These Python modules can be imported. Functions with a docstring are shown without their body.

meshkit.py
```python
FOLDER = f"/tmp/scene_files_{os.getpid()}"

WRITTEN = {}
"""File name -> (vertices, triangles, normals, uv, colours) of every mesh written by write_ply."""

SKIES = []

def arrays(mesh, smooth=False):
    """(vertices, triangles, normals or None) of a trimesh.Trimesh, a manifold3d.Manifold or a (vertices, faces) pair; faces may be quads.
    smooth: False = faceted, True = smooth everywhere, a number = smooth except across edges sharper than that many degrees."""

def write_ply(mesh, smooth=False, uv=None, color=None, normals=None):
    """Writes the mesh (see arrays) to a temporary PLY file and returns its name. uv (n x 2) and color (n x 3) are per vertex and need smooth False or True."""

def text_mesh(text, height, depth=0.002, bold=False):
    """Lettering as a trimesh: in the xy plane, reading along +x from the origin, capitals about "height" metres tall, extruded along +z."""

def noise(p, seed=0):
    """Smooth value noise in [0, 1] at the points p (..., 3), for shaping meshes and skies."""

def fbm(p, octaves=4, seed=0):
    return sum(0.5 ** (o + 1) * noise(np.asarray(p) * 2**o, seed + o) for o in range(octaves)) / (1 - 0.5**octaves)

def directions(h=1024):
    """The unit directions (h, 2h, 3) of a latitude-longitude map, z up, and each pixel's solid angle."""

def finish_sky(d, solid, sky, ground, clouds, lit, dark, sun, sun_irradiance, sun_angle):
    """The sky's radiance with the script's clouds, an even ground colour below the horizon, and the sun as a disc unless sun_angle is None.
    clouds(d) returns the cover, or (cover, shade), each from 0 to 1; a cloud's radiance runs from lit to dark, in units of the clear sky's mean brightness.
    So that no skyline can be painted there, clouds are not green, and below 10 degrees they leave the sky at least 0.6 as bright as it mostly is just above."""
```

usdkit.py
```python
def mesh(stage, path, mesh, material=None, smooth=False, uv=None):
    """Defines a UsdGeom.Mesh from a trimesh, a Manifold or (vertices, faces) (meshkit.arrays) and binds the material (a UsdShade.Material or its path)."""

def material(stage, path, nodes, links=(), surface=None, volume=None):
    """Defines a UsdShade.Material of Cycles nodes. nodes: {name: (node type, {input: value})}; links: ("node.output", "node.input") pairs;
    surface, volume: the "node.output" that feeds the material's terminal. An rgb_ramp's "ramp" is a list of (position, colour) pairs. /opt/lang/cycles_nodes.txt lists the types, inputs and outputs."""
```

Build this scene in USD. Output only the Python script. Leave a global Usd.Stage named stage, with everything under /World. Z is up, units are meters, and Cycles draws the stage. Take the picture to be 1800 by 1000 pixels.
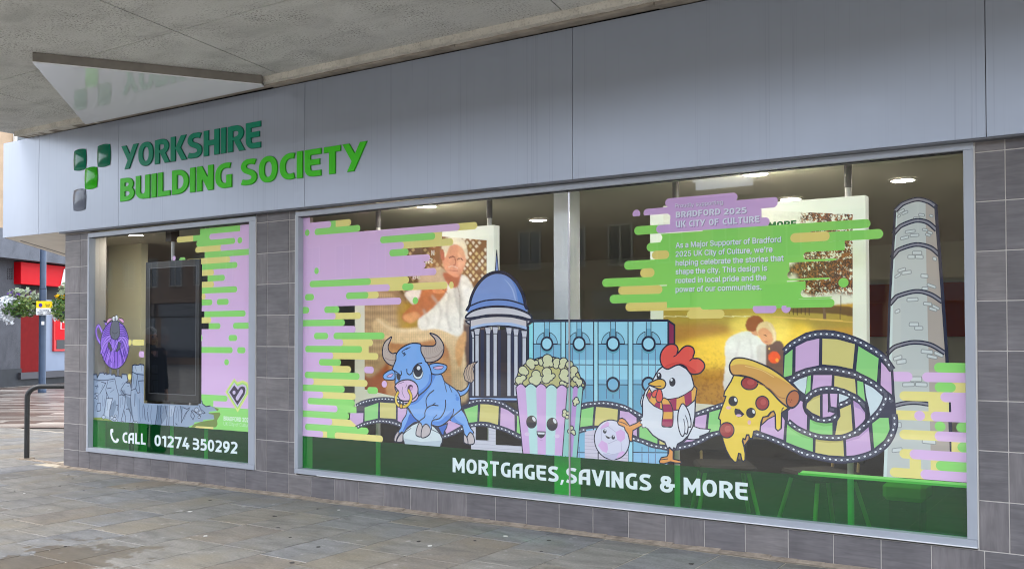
import math, random, colorsys
import numpy as np, trimesh, shapely, usdkit, meshkit
from shapely.geometry import Polygon, LineString, Point, box as sbox, MultiPolygon
from shapely.ops import unary_union
from shapely import affinity
from scipy.ndimage import gaussian_filter
from pxr import Usd, UsdGeom, UsdLux, UsdShade, Gf, Sdf, Vt

stage = Usd.Stage.CreateInMemory()
UsdGeom.SetStageUpAxis(stage, 'Z'); UsdGeom.SetStageMetersPerUnit(stage, 1.0)
UsdGeom.Xform.Define(stage, '/World'); UsdGeom.Scope.Define(stage, '/World/Looks')
stage.SetDefaultPrim(stage.GetPrimAtPath('/World'))
rng = random.Random(7)

# ------------------------------------------------------------ camera, sky, sun, exposure
F, YAW, PIT, ROLL = 1659.62530, -.578806134, .0197836935, -.00190847436   # focal length in photograph pixels, angles
CAM = np.array([9.78104, -6.36438, 1.51176])
PX, PY = 10.4750806, 58.3110046                                        # principal point off the middle (shifted lens)
EXPOSURE = 1.95
SUN_EL, SUN_AZ = math.radians(52), math.radians(215)                   # azimuth from +y towards +x
fw = np.array([math.sin(YAW)*math.cos(PIT), math.cos(YAW)*math.cos(PIT), math.sin(PIT)])
_r = np.array([math.cos(YAW), -math.sin(YAW), 0]); _u = np.cross(_r, fw)
RT = math.cos(ROLL)*_r + math.sin(ROLL)*_u; UP = -math.sin(ROLL)*_r + math.cos(ROLL)*_u
cam = UsdGeom.Camera.Define(stage, '/World/camera')
cam.CreateHorizontalApertureAttr(36.0); cam.CreateVerticalApertureAttr(36.0*568/1024)
cam.CreateFocalLengthAttr(36.0*F/1800)
cam.CreateHorizontalApertureOffsetAttr(-PX*36/1800); cam.CreateVerticalApertureOffsetAttr(PY*36/1800)
cam.CreateClippingRangeAttr(Gf.Vec2f(.05, 500)); cam.CreateExposureAttr(EXPOSURE)
m = Gf.Matrix4d(1)
for i, row in enumerate((RT, UP, -fw, CAM)):
    for j in range(3): m[i, j] = float(row[j])
cam.AddTransformOp().Set(m)
SUNV = np.array([math.sin(SUN_AZ)*math.cos(SUN_EL), math.cos(SUN_AZ)*math.cos(SUN_EL), math.sin(SUN_EL)])
dome = UsdLux.DomeLight.Define(stage, '/World/sky')
dome.GetPrim().SetCustomDataByKey('kind', 'structure')
dm = usdkit.material(stage, '/World/Looks/sky_look', {
    'sky': ('sky_texture', {'sky_type': 'single_scattering', 'sun_disc': False, 'sun_elevation': SUN_EL, 'sun_rotation': SUN_AZ, 'air_density': 1.0, 'aerosol_density': 1.5}),
    'tc': ('texture_coordinate', {}), 'mp': ('mapping', {'scale': (1.6, 1.6, 4.0)}),
    'n': ('noise_texture', {'scale': 1.6, 'detail': 8.0, 'roughness': .58}),
    'rr': ('rgb_ramp', {'ramp': [(0, (0, 0, 0)), (.36, (.1, .1, .1)), (.52, (.85, .85, .85)), (1, (1, 1, 1))]}),
    'mx': ('mix', {'color2': (6.8, 7.2, 7.9)}), 'bg': ('background_shader', {'strength': .13})},
    [('tc.generated', 'mp.vector'), ('mp.vector', 'n.vector'), ('n.fac', 'rr.fac'), ('rr.color', 'mx.fac'), ('sky.color', 'mx.color1'), ('mx.color', 'bg.color')], surface='bg.background')
UsdShade.MaterialBindingAPI.Apply(dome.GetPrim()).Bind(dm)
sun = UsdLux.DistantLight.Define(stage, '/World/sun')
sun.CreateIntensityAttr(.15); sun.CreateAngleAttr(30.0); sun.CreateNormalizeAttr(True); sun.CreateColorAttr(Gf.Vec3f(1, .95, .88))
z = SUNV; x = np.cross([0, 0, 1.], z); x /= np.linalg.norm(x); y = np.cross(z, x)
m = Gf.Matrix4d(1)
for i, row in enumerate((x, y, z)):
    for j in range(3): m[i, j] = float(row[j])
sun.AddTransformOp().Set(m)

# ------------------------------------------------------------ helpers
def ray(px, py): return fw + RT*((px-900-PX)/F) - UP*((py-500-PY)/F)
def atY(px, py, y=0.):
    d = ray(px, py); return CAM + (y-CAM[1])/d[1]*d
def atZ(px, py, z=0.):
    d = ray(px, py); return CAM + (z-CAM[2])/d[2]*d
def proj(p):
    d = np.asarray(p, float)-CAM; w = d@fw
    return np.array([900+PX+F*(d@RT)/w, 500+PY-F*(d@UP)/w]) if w > .1 else np.array([-9999., -9999.])
def srgb(r, g, b, k=1.0):
    c = np.array([r, g, b])/255.
    return tuple(float(v) for v in k*np.where(c <= .04045, c/12.92, ((c+.055)/1.055)**2.4))
NAMES = {}
def numbered(path):
    n = NAMES.get(path, 0); NAMES[path] = n+1
    return path if n == 0 else f'{path}_{n:03d}'
class Thing:
    def __init__(s, path, loc): s.path, s.loc = path, np.asarray(loc, float)
    @property
    def prim(s): return stage.GetPrimAtPath(s.path)
def thing(name, label, cat, loc=(0, 0, 0), group=None, kind=None):
    p = numbered('/World/'+name); xf = UsdGeom.Xform.Define(stage, p); xf.AddTranslateOp().Set(Gf.Vec3d(*map(float, loc)))
    tagp(xf.GetPrim(), label, cat, group, kind); return Thing(p, loc)
def tagp(o, label=None, cat=None, group=None, kind=None):
    for k, v in (('label', label), ('category', cat), ('group', group), ('kind', kind)):
        if v: o.SetCustomDataByKey(k, v)
def part(t, name, mesh, mat, smooth=False, label=None, kind=None, attr=None):
    v, f, n = meshkit.arrays(mesh, smooth)
    loc = t.loc if t is not None else np.zeros(3)
    p = numbered((t.path if t is not None else '/World')+'/'+name)
    mm = UsdGeom.Mesh.Define(stage, p)
    mm.CreatePointsAttr(Vt.Vec3fArray.FromNumpy((v-loc).astype(np.float32)))
    mm.CreateFaceVertexCountsAttr(Vt.IntArray.FromNumpy(np.full(len(f), 3, np.int32)))
    mm.CreateFaceVertexIndicesAttr(Vt.IntArray.FromNumpy(f.astype(np.int32).ravel()))
    mm.CreateSubdivisionSchemeAttr('none')
    if n is not None:
        mm.CreateNormalsAttr(Vt.Vec3fArray.FromNumpy(n.astype(np.float32))); mm.SetNormalsInterpolation('vertex')
    if attr is not None:
        UsdGeom.PrimvarsAPI(mm).CreatePrimvar('print', Sdf.ValueTypeNames.Color3fArray, 'vertex').Set(Vt.Vec3fArray.FromNumpy(np.asarray(attr, np.float32)))
    UsdShade.MaterialBindingAPI.Apply(mm.GetPrim()).Bind(mat)
    if label: mm.GetPrim().SetCustomDataByKey('label', label)
    if kind: mm.GetPrim().SetCustomDataByKey('kind', kind)
    t2 = Thing(p, loc); return t2
def single(name, mesh, mat, label=None, cat=None, group=None, kind=None, smooth=False):
    t = part(None, name, mesh, mat, smooth); tagp(t.prim, label, cat, group, kind); return t
def bx(x0, x1, y0, y1, z0, z1):
    b = trimesh.creation.box((x1-x0, y1-y0, z1-z0)); b.apply_translation(((x0+x1)/2, (y0+y1)/2, (z0+z1)/2)); return b
def cbx(x0, x1, y0, y1, z0, z1, c=.004):
    """box with chamfered edges"""
    pts = []
    for sx in (0, 1):
        for sy in (0, 1):
            for sz in (0, 1):
                X, Y, Z = (x0, x1)[sx], (y0, y1)[sy], (z0, z1)[sz]
                dx, dy, dz = c*(1-2*sx), c*(1-2*sy), c*(1-2*sz)
                pts += [(X+dx, Y+dy, Z), (X+dx, Y, Z+dz), (X, Y+dy, Z+dz)]
    return trimesh.convex.convex_hull(np.array(pts))
def tube(pts, r, n=12, cap=True):
    pts = np.asarray(pts, float); rings = []
    rr = np.full(len(pts), r) if np.ndim(r) == 0 else np.asarray(r)
    prev = None
    for i, p in enumerate(pts):
        t = pts[min(i+1, len(pts)-1)]-pts[max(i-1, 0)]; t /= np.linalg.norm(t)
        if prev is None:
            a = np.array([0, 0, 1.]) if abs(t[2]) < .9 else np.array([1., 0, 0]); prev = np.cross(t, a)
        u = prev - t*(prev@t); u /= np.linalg.norm(u); v = np.cross(t, u); prev = u
        th = np.arange(n)*2*np.pi/n
        rings.append(p+rr[i]*(np.cos(th)[:, None]*u+np.sin(th)[:, None]*v))
    V = np.vstack(rings); Fc = []
    for i in range(len(pts)-1):
        for k in range(n):
            a, b = i*n+k, i*n+(k+1) % n
            Fc += [(a, b, b+n), (a, b+n, a+n)]
    if cap:
        V = np.vstack([V, pts[0], pts[-1]]); c0, c1 = len(V)-2, len(V)-1
        for k in range(n):
            Fc += [(c0, (k+1) % n, k), (c1, (len(pts)-1)*n+k, (len(pts)-1)*n+(k+1) % n)]
    return trimesh.Trimesh(V, Fc, process=False)
def cat(*ms): return trimesh.util.concatenate([q for q in ms])
def polys(g):
    if g.is_empty: return []
    return [p for p in getattr(g, 'geoms', [g]) if p.geom_type == 'Polygon' and p.area > 1e-9]
def flat(g, y):
    """sheet in the plane y = const, facing -y, from a shapely shape in (x, z)"""
    V, Fc, n = [], [], 0
    for p in polys(g):
        v, f = trimesh.creation.triangulate_polygon(p, engine='earcut')
        v = np.asarray(v); f = np.asarray(f)
        a = v[f[:, 1]]-v[f[:, 0]]; b = v[f[:, 2]]-v[f[:, 0]]
        s = a[:, 0]*b[:, 1]-a[:, 1]*b[:, 0]
        f = np.where((s < 0)[:, None], f[:, ::-1], f)
        V.append(np.c_[v[:, 0], np.full(len(v), y), v[:, 1]]); Fc.append(f+n); n += len(v)
    return trimesh.Trimesh(np.vstack(V), np.vstack(Fc), process=False) if V else None
def slab_of(g, y0, y1):
    """extrusion of a shapely (x, z) shape between y0 (front) and y1 (back)"""
    ms = []
    for p in polys(g):
        e = trimesh.creation.extrude_polygon(p, y1-y0, engine='earcut'); v = np.array(e.vertices)
        ms.append(trimesh.Trimesh(np.c_[v[:, 0], y1-v[:, 2], v[:, 1]], e.faces, process=False))
    return cat(*ms)
def prism(pts, z0, z1):
    e = trimesh.creation.extrude_polygon(Polygon(pts), z1-z0, engine='earcut'); e.apply_translation((0, 0, z0)); return e
def spline(P, closed=False, n=7):
    P = np.asarray(P, float)
    if len(P) < 3: return P
    Q = np.vstack([P[-1], P, P[:2]]) if closed else np.vstack([2*P[0]-P[1], P, 2*P[-1]-P[-2]])
    out = []; t = np.linspace(0, 1, n, endpoint=False)[:, None]
    for i in range(len(Q)-3):
        a, b, c, d = Q[i:i+4]
        out.append(.5*(2*b+(c-a)*t+(2*a-5*b+4*c-d)*t*t+(3*b-a-3*c+d)*t**3))
    out = np.vstack(out)
    return out if closed else np.vstack([out, P[-1]])

# ------------------------------------------------------------ materials
LOOKS = {}
def mat(name, rgb, rough=.5, spec=.5, metal=0., noise=None, bump=None, coat=0., emit=None, scale3=None):
    """principled look; noise = (scale, amount, detail): light and dark mottling; bump = (scale, distance)"""
    if name in LOOKS: return LOOKS[name]
    nodes = {'p': ('principled_bsdf', {'base_color': rgb, 'roughness': rough, 'specular_ior_level': spec, 'metallic': metal, 'coat_weight': coat})}
    links = []
    if emit: nodes['p'][1].update({'emission_color': emit[0], 'emission_strength': emit[1]})
    if noise or bump: nodes['tc'] = ('geometry', {}); src = 'tc.position'
    if scale3 and (noise or bump):
        nodes['mp'] = ('mapping', {'scale': scale3}); links.append(('tc.position', 'mp.vector')); src = 'mp.vector'
    if noise:
        s, a, d = noise
        nodes['n'] = ('noise_texture', {'scale': s, 'detail': float(d), 'roughness': .6})
        lo = tuple(max(0, c*(1-a)) for c in rgb); hi = tuple(min(1, c*(1+a)) for c in rgb)
        nodes['r'] = ('rgb_ramp', {'ramp': [(0, lo), (.3, lo), (.7, hi), (1, hi)]})
        links += [(src, 'n.vector'), ('n.fac', 'r.fac'), ('r.color', 'p.base_color')]
    if bump:
        nodes['nb'] = ('noise_texture', {'scale': bump[0], 'detail': 5.0}); nodes['b'] = ('bump', {'strength': .6, 'distance': bump[1]})
        links += [(src, 'nb.vector'), ('nb.fac', 'b.height'), ('b.normal', 'p.normal')]
    LOOKS[name] = usdkit.material(stage, '/World/Looks/'+name, nodes, links, surface='p.BSDF'); return LOOKS[name]

def tile_mat(i):
    c = [(99, 96, 98), (105, 101, 102), (95, 92, 94), (108, 104, 104)][i]
    base = srgb(*c, 1.2); dark = tuple(v*.82 for v in base); lite = tuple(min(1, v*1.25) for v in base)
    return usdkit.material(stage, f'/World/Looks/slate_tile_{i}', {
        'g': ('geometry', {}), 'm1': ('mapping', {'scale': (3., 1., 26.) if i != 1 else (22., 1., 3.), 'location': (i*3.1, 0, i*1.7)}), 'n1': ('noise_texture', {'scale': 1.3, 'detail': 7., 'roughness': .62, 'distortion': .5}),
        'n2': ('noise_texture', {'scale': 4.5, 'detail': 4.}), 'n3': ('noise_texture', {'scale': 60., 'detail': 3.}),
        'r1': ('rgb_ramp', {'ramp': [(0, dark), (.38, dark), (.55, base), (.78, lite), (1, lite)]}),
        'r2': ('rgb_ramp', {'ramp': [(0, (.82,)*3), (.35, (.86,)*3), (.7, (1.16, 1.15, 1.14)), (1, (1.25,)*3)]}),
        'mx': ('mix', {'mix_type': 'multiply', 'fac': 1.}), 'b': ('bump', {'strength': .5, 'distance': .004}),
        'p': ('principled_bsdf', {'roughness': .52, 'specular_ior_level': .45})},
        [('g.position', 'm1.vector'), ('m1.vector', 'n1.vector'), ('g.position', 'n2.vector'), ('g.position', 'n3.vector'), ('n1.fac', 'r1.fac'), ('n2.fac', 'r2.fac'),
         ('r1.color', 'mx.color1'), ('r2.color', 'mx.color2'), ('mx.color', 'p.base_color'), ('n1.fac', 'b.height'), ('b.normal', 'p.normal')], surface='p.BSDF')
TILES = [tile_mat(i) for i in range(4)]
DAMP = atZ(95, 985)
def slab_mat(i):
    c = [(124, 121, 115), (121, 119, 115), (119, 119, 119), (124, 119, 110), (116, 116, 115), (121, 115, 107)][i]
    base = srgb(*c, 1.0); dark = tuple(v*.68 for v in base); lite = tuple(min(1, v*1.3) for v in base)
    warm = tuple(np.array(base)*np.array((1.06, .97, .80)))
    return usdkit.material(stage, f'/World/Looks/yorkstone_{i}', {
        'g': ('geometry', {}), 'm1': ('mapping', {'location': (i*5.3, i*2.1, 0), 'scale': (1.6, 4.2, 1.)}),
        'n1': ('noise_texture', {'scale': 1.5, 'detail': 8., 'roughness': .66, 'distortion': .7}), 'n2': ('noise_texture', {'scale': 1.1, 'detail': 5., 'roughness': .6}),
        'n3': ('noise_texture', {'scale': 55., 'detail': 4., 'roughness': .7}), 'n4': ('noise_texture', {'scale': 7., 'detail': 5., 'roughness': .6}),
        'r1': ('rgb_ramp', {'ramp': [(0, dark), (.33, dark), (.5, base), (.7, lite), (1, lite)]}),
        'r2': ('rgb_ramp', {'ramp': [(0, (0, 0, 0)), (.5, (0, 0, 0)), (.66, (.75,)*3), (1, (.75,)*3)]}),
        'wm': ('mix', {'color2': warm}),
        'r3': ('rgb_ramp', {'ramp': [(0, (.6,)*3), (.4, (.88,)*3), (.6, (1.1,)*3), (1, (1.45,)*3)]}), 'mg': ('mix', {'mix_type': 'multiply', 'fac': 1.}),
        # old spilt-water stain, pale lime splashes
        'sp': ('mapping', {'location': tuple(-DAMP*np.array((1., .85, 1.)))[:2]+(0,), 'scale': (1., .85, 1.)}), 'gr': ('gradient_texture', {'gradient_type': 'spherical'}),
        'ad': ('math', {'math_type': 'multiply_add', 'value2': 1.9, 'value3': 0.}), 'dr': ('map_range', {'from_min': 1.46, 'from_max': 1.50, 'to_min': 0., 'to_max': 1., 'clamp': True}),
        'ns': ('noise_texture', {'scale': 4.6, 'detail': 6., 'roughness': .6}),
        'dm': ('mix', {'mix_type': 'multiply', 'color2': (.55, .48, .38)}),
        'r4': ('rgb_ramp', {'ramp': [(0, (0, 0, 0)), (.64, (0, 0, 0)), (.70, (.35,)*3), (.8, (.5,)*3), (1, (.5,)*3)]}), 'lm': ('mix', {'color2': (.55, .54, .52)}),
        'rg': ('map_range', {'from_min': 0., 'from_max': 1., 'to_min': .62, 'to_max': .4}),
        'b': ('bump', {'strength': .55, 'distance': .004}), 'p': ('principled_bsdf', {'specular_ior_level': .4})},
        [('g.position', 'm1.vector'), ('m1.vector', 'n1.vector'), ('g.position', 'n2.vector'), ('g.position', 'n3.vector'), ('g.position', 'n4.vector'), ('g.position', 'ns.vector'),
         ('n1.fac', 'r1.fac'), ('n2.fac', 'r2.fac'), ('r1.color', 'wm.color1'), ('r2.color', 'wm.fac'), ('n3.fac', 'r3.fac'), ('wm.color', 'mg.color1'), ('r3.color', 'mg.color2'),
         ('g.position', 'sp.vector'), ('sp.vector', 'gr.vector'), ('ns.fac', 'ad.value1'), ('gr.fac', 'ad.value3'), ('ad.value', 'dr.value'),
         ('mg.color', 'lm.color1'), ('n4.fac', 'r4.fac'), ('r4.color', 'lm.fac'), ('lm.color', 'dm.color1'), ('dr.result', 'dm.fac'), ('dm.color', 'p.base_color'),
         ('dr.result', 'rg.value'), ('rg.result', 'p.roughness'), ('n1.fac', 'b.height'), ('b.normal', 'p.normal')], surface='p.BSDF')
SLABS = [slab_mat(i) for i in range(6)]
GROUT = mat('pale_grout', srgb(198, 192, 186), .85, .2)
MORTAR = mat('slab_mortar', srgb(186, 176, 158), .9, .2, noise=(9., .35, 5))
ALU = mat('grey_powder_coat', srgb(158, 163, 172), .34, .5, noise=(2., .06, 3))
ALU2 = mat('dark_trim', srgb(92, 94, 100), .5, .4, noise=(7., .2, 4), scale3=(1, 1, 6))
BRIGHT = mat('bright_sill_trim', srgb(225, 226, 228), .35, .5)
STEEL = mat('brushed_steel', (.5, .5, .52), .28, .5, 1.)
BLACK = mat('black_paint', (.018, .019, .02), .38, .5)
def fascia_mat():
    c = srgb(153, 160, 173)
    return usdkit.material(stage, '/World/Looks/fascia_panel', {
        'g': ('geometry', {}), 'm1': ('mapping', {'scale': (42., 1., .16)}), 'n1': ('noise_texture', {'scale': 1.0, 'detail': 6., 'roughness': .75}), 'n2': ('noise_texture', {'scale': .8, 'detail': 4.}),
        'r1': ('rgb_ramp', {'ramp': [(0, (.76,)*3), (.37, (.84,)*3), (.42, (1.,)*3), (1, (1.03,)*3)]}), 'mk': ('rgb_ramp', {'ramp': [(0, (.2,)*3), (.42, (.3,)*3), (.58, (1,)*3), (1, (1,)*3)]}),
        'mx': ('mix', {'mix_type': 'multiply', 'color1': c}), 'rr': ('map_range', {'from_min': .3, 'from_max': .7, 'to_min': .26, 'to_max': .33}), 'p': ('principled_bsdf', {'specular_ior_level': .55, 'metallic': .25})},
        [('g.position', 'm1.vector'), ('m1.vector', 'n1.vector'), ('g.position', 'n2.vector'), ('n1.fac', 'r1.fac'), ('n2.fac', 'mk.fac'), ('mk.color', 'mx.fac'), ('r1.color', 'mx.color2'), ('mx.color', 'p.base_color'), ('n2.fac', 'rr.value'), ('rr.result', 'p.roughness')], surface='p.BSDF')
FASC = fascia_mat()
def concrete(name, rgb, pit=.5, sc=1.):
    lo = tuple(v*.80 for v in rgb); hi = tuple(min(1, v*1.14) for v in rgb)
    return usdkit.material(stage, '/World/Looks/'+name, {
        'g': ('geometry', {}), 'm1': ('mapping', {'scale': (sc, sc*1.6, sc)}), 'n1': ('noise_texture', {'scale': 1.6, 'detail': 7., 'roughness': .62, 'distortion': .6}), 'v': ('noise_texture', {'scale': 58., 'detail': 3., 'roughness': .6}), 'n2': ('noise_texture', {'scale': 2.6, 'detail': 4.}),
        'r1': ('rgb_ramp', {'ramp': [(0, lo), (.34, lo), (.5, rgb), (.72, hi), (1, hi)]}),
        'rv': ('rgb_ramp', {'ramp': [(0, (.25, .23, .2)), (.38, (.35, .33, .3)), (.46, (1, 1, 1)), (1, (1.08,)*3)]}),
        'rm': ('rgb_ramp', {'ramp': [(0, (.1,)*3), (.4, (.2,)*3), (.62, (pit,)*3), (1, (pit,)*3)]}),
        'mx': ('mix', {'mix_type': 'multiply'}), 'b': ('bump', {'strength': .7, 'distance': .006}), 'p': ('principled_bsdf', {'roughness': .88, 'specular_ior_level': .25})},
        [('g.position', 'm1.vector'), ('m1.vector', 'n1.vector'), ('g.position', 'v.vector'), ('g.position', 'n2.vector'), ('n1.fac', 'r1.fac'), ('v.fac', 'rv.fac'), ('n2.fac', 'rm.fac'), ('r1.color', 'mx.color1'), ('rv.color', 'mx.color2'), ('rm.color', 'mx.fac'),
         ('mx.color', 'p.base_color'), ('v.fac', 'b.height'), ('b.normal', 'p.normal')], surface='p.BSDF')
CONC = concrete('canopy_concrete', srgb(196, 195, 190), .95)
CONC2 = concrete('edge_concrete', srgb(208, 203, 192), .35, 2.)
GLASS = usdkit.material(stage, '/World/Looks/window_glass', {
    'lw': ('layer_weight', {'blend': .5}), 'pw': ('math', {'math_type': 'power', 'value2': 5.0}), 'ma': ('math', {'math_type': 'multiply_add', 'value2': .9, 'value3': .07}),
    't': ('transparent_bsdf', {'color': (.93, .95, .94)}), 'gl': ('glossy_bsdf', {'color': (1, 1, 1), 'roughness': .0}), 'mx': ('mix_closure', {})},
    [('lw.facing', 'pw.value1'), ('pw.value', 'ma.value1'), ('ma.value', 'mx.fac'), ('t.BSDF', 'mx.closure1'), ('gl.BSDF', 'mx.closure2')], surface='mx.closure')
FILM = usdkit.material(stage, '/World/Looks/green_film', {
    't': ('transparent_bsdf', {'color': (.10, .84, .17)}), 'd': ('diffuse_bsdf', {'color': (.006, .10, .025)}), 'mx': ('mix_closure', {'fac': .18})},
    [('t.BSDF', 'mx.closure1'), ('d.BSDF', 'mx.closure2')], surface='mx.closure')
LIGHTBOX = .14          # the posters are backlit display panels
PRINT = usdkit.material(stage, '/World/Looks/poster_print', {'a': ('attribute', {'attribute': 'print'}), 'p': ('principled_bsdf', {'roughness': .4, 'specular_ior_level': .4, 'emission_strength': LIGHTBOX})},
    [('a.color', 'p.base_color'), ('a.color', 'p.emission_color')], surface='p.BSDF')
VK = 1.08
def vin(r, g, b): return mat(f'vinyl_{r}_{g}_{b}', srgb(r, g, b, VK), .55, .2)
# ------------------------------------------------------------ ground
ground_m = mat('street_stone', srgb(126, 122, 116, .9), .75, .3, noise=(1.2, .3, 7), bump=(30., .004))
g = trimesh.Trimesh([(-90, -60, -.012), (70, -60, -.012), (70, 90, -.012), (-90, 90, -.012)], [(0, 1, 2), (0, 2, 3)])
single('ground', g, mat('ground_base', srgb(120, 116, 110, .9), .8, .3, noise=(1.5, .3, 6)), kind='structure')
pave = thing('pavement', 'grey and buff stone pavement laid in staggered courses in front of the shop', 'pavement', (0, 0, 0), kind='structure')
part(pave, 'mortar_bed', bx(-6.3, 14, -9, -.0, -.011, -.004).union(bx(-6.3, -.76, -.0, 2.3, -.011, -.004)) if False else cat(bx(-6.3, 14, -9, 0, -.011, -.004), bx(-6.3, -.78, 0, 2.3, -.011, -.004)), MORTAR)
x = -6.2; slab_i = 0; far_v = []
while x < 12.6:
    w = .452
    y = 2.25 if x+w < -.80 else -.085
    y -= rng.uniform(0, .55)
    first = True; top = 2.25 if x+w < -.80 else -.085
    while top > -7.5:
        L = rng.choice([.45, .6, .6, .75, .9]) if not first else rng.uniform(.25, .8)
        first = False
        y1, y0 = top, top-L; top = y0
        pc = [proj((x+a*w, y0+b*L, 0)) for a in (0, 1) for b in (0, 1)]
        xs, ys = [q[0] for q in pc], [q[1] for q in pc]
        inside = max(xs) > -30 and min(xs) < 1830 and max(ys) > 600 and min(ys) < 1015 and min(xs) > -4000
        h = rng.uniform(-.0012, .0012)
        big = (max(ys)-min(ys)) > 9
        b = cbx(x+.0035, x+w-.0035, y0+.0035, y1-.0035, -.010, h, .003)
        if inside and big and slab_i < 290:
            part(pave, 'paving_slab', b, SLABS[rng.choice([0, 0, 1, 1, 2, 3, 4, 5])]); slab_i += 1
        else: far_v.append(b)
    x += w
part(pave, 'paving_slab', cat(*far_v), SLABS[0], kind='stuff')
gs = []
for k in range(46):
    gx, gy_ = rng.uniform(-2.5, 8.5), -rng.uniform(.15, 1.)**1.3*3.2; r = rng.uniform(.008, .02); n_ = 9
    P = [(gx+r*rng.uniform(.7, 1.2)*math.cos(2*math.pi*i/n_), gy_+r*rng.uniform(.7, 1.2)*math.sin(2*math.pi*i/n_)) for i in range(n_)]
    gs.append(prism(P, -.003, .0032))
part(pave, 'gum_spots', cat(*gs[:34]), mat('gum_dark', srgb(70, 68, 66), .7, .2), kind='stuff'); part(pave, 'gum_spots', cat(*gs[34:]), mat('gum_pale', srgb(200, 198, 192), .7, .2), kind='stuff')
# brick-paved side street farther off, banded in brown and pale bricks
A0, A1 = atZ(0, 752), atZ(118, 752)
dirw = (A1-A0)/np.linalg.norm(A1-A0); nrm = np.array([-dirw[1], dirw[0], 0])
if nrm[0] > 0: nrm = -nrm
c0 = A0-dirw*14; c1 = A0+dirw*12
BR = usdkit.material(stage, '/World/Looks/brick_paving', {
    'g': ('geometry', {}), 'm': ('mapping', {'rotation': (0, 0, -.62)}), 'b': ('brick_texture', {'scale': 1.0, 'brick_width': 1.4, 'row_height': .3, 'mortar_size': .012, 'color1': srgb(84, 66, 56), 'color2': srgb(190, 182, 170), 'mortar': srgb(78, 73, 68), 'bias': -.2}),
    'n': ('noise_texture', {'scale': .5, 'detail': 4.}), 'r': ('rgb_ramp', {'ramp': [(0, (.7,)*3), (.4, (.8,)*3), (.65, (1.2,)*3), (1, (1.2,)*3)]}), 'x': ('mix', {'mix_type': 'multiply', 'fac': 1.}), 'p': ('principled_bsdf', {'roughness': .38, 'specular_ior_level': .5})},
    [('g.position', 'm.vector'), ('m.vector', 'b.vector'), ('g.position', 'n.vector'), ('n.fac', 'r.fac'), ('b.color', 'x.color1'), ('r.color', 'x.color2'), ('x.color', 'p.base_color')], surface='p.BSDF')
q = [c0, c1, c1+nrm*50, c0+nrm*50]
single('side_street', trimesh.Trimesh([(p[0], p[1], .003) for p in q], [(0, 1, 2), (0, 2, 3)]), BR, kind='structure')

# ------------------------------------------------------------ the shop wall and its tiles
shop = thing('shop_wall', 'tiled shopfront wall of dark slate grey tiles with pale grout lines', 'wall', (4, 0, 0))
core = cat(prism([(-.735, .004), (-.262, .004), (-.262, .22), (-.95, .22)], .0, 2.74), bx(2.54, 3.098, .004, .22, .207, 2.72), bx(8.962, 14, .004, .22, 0, 2.72), bx(-.262, 8.962, .004, .22, 0, .206),
           prism([(-.95, .22), (-.75, .22), (-7.73, 7.2), (-7.93, 7.2)], 0, 2.74))
part(shop, 'wall_core', core, GROUT)
def tile(x0, x1, z0, z1):
    j = .003
    part(shop, 'tile', cbx(x0+j, x1-j, 0, .010, z0+j, z1-j, .0015), TILES[rng.choice([0, 0, 1, 2, 2, 3])])
xs = [-.735, -.43, -.13]+[.3*k for k in range(0, 43)]
xs = [-.735, -.43, -.215]+[.3*k for k in range(0, 40)]
for a, b in zip(xs[:-1], xs[1:]): tile(a, b, .004, .207)
rows = [.207+.303*k for k in range(9)]+[2.715]
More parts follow.
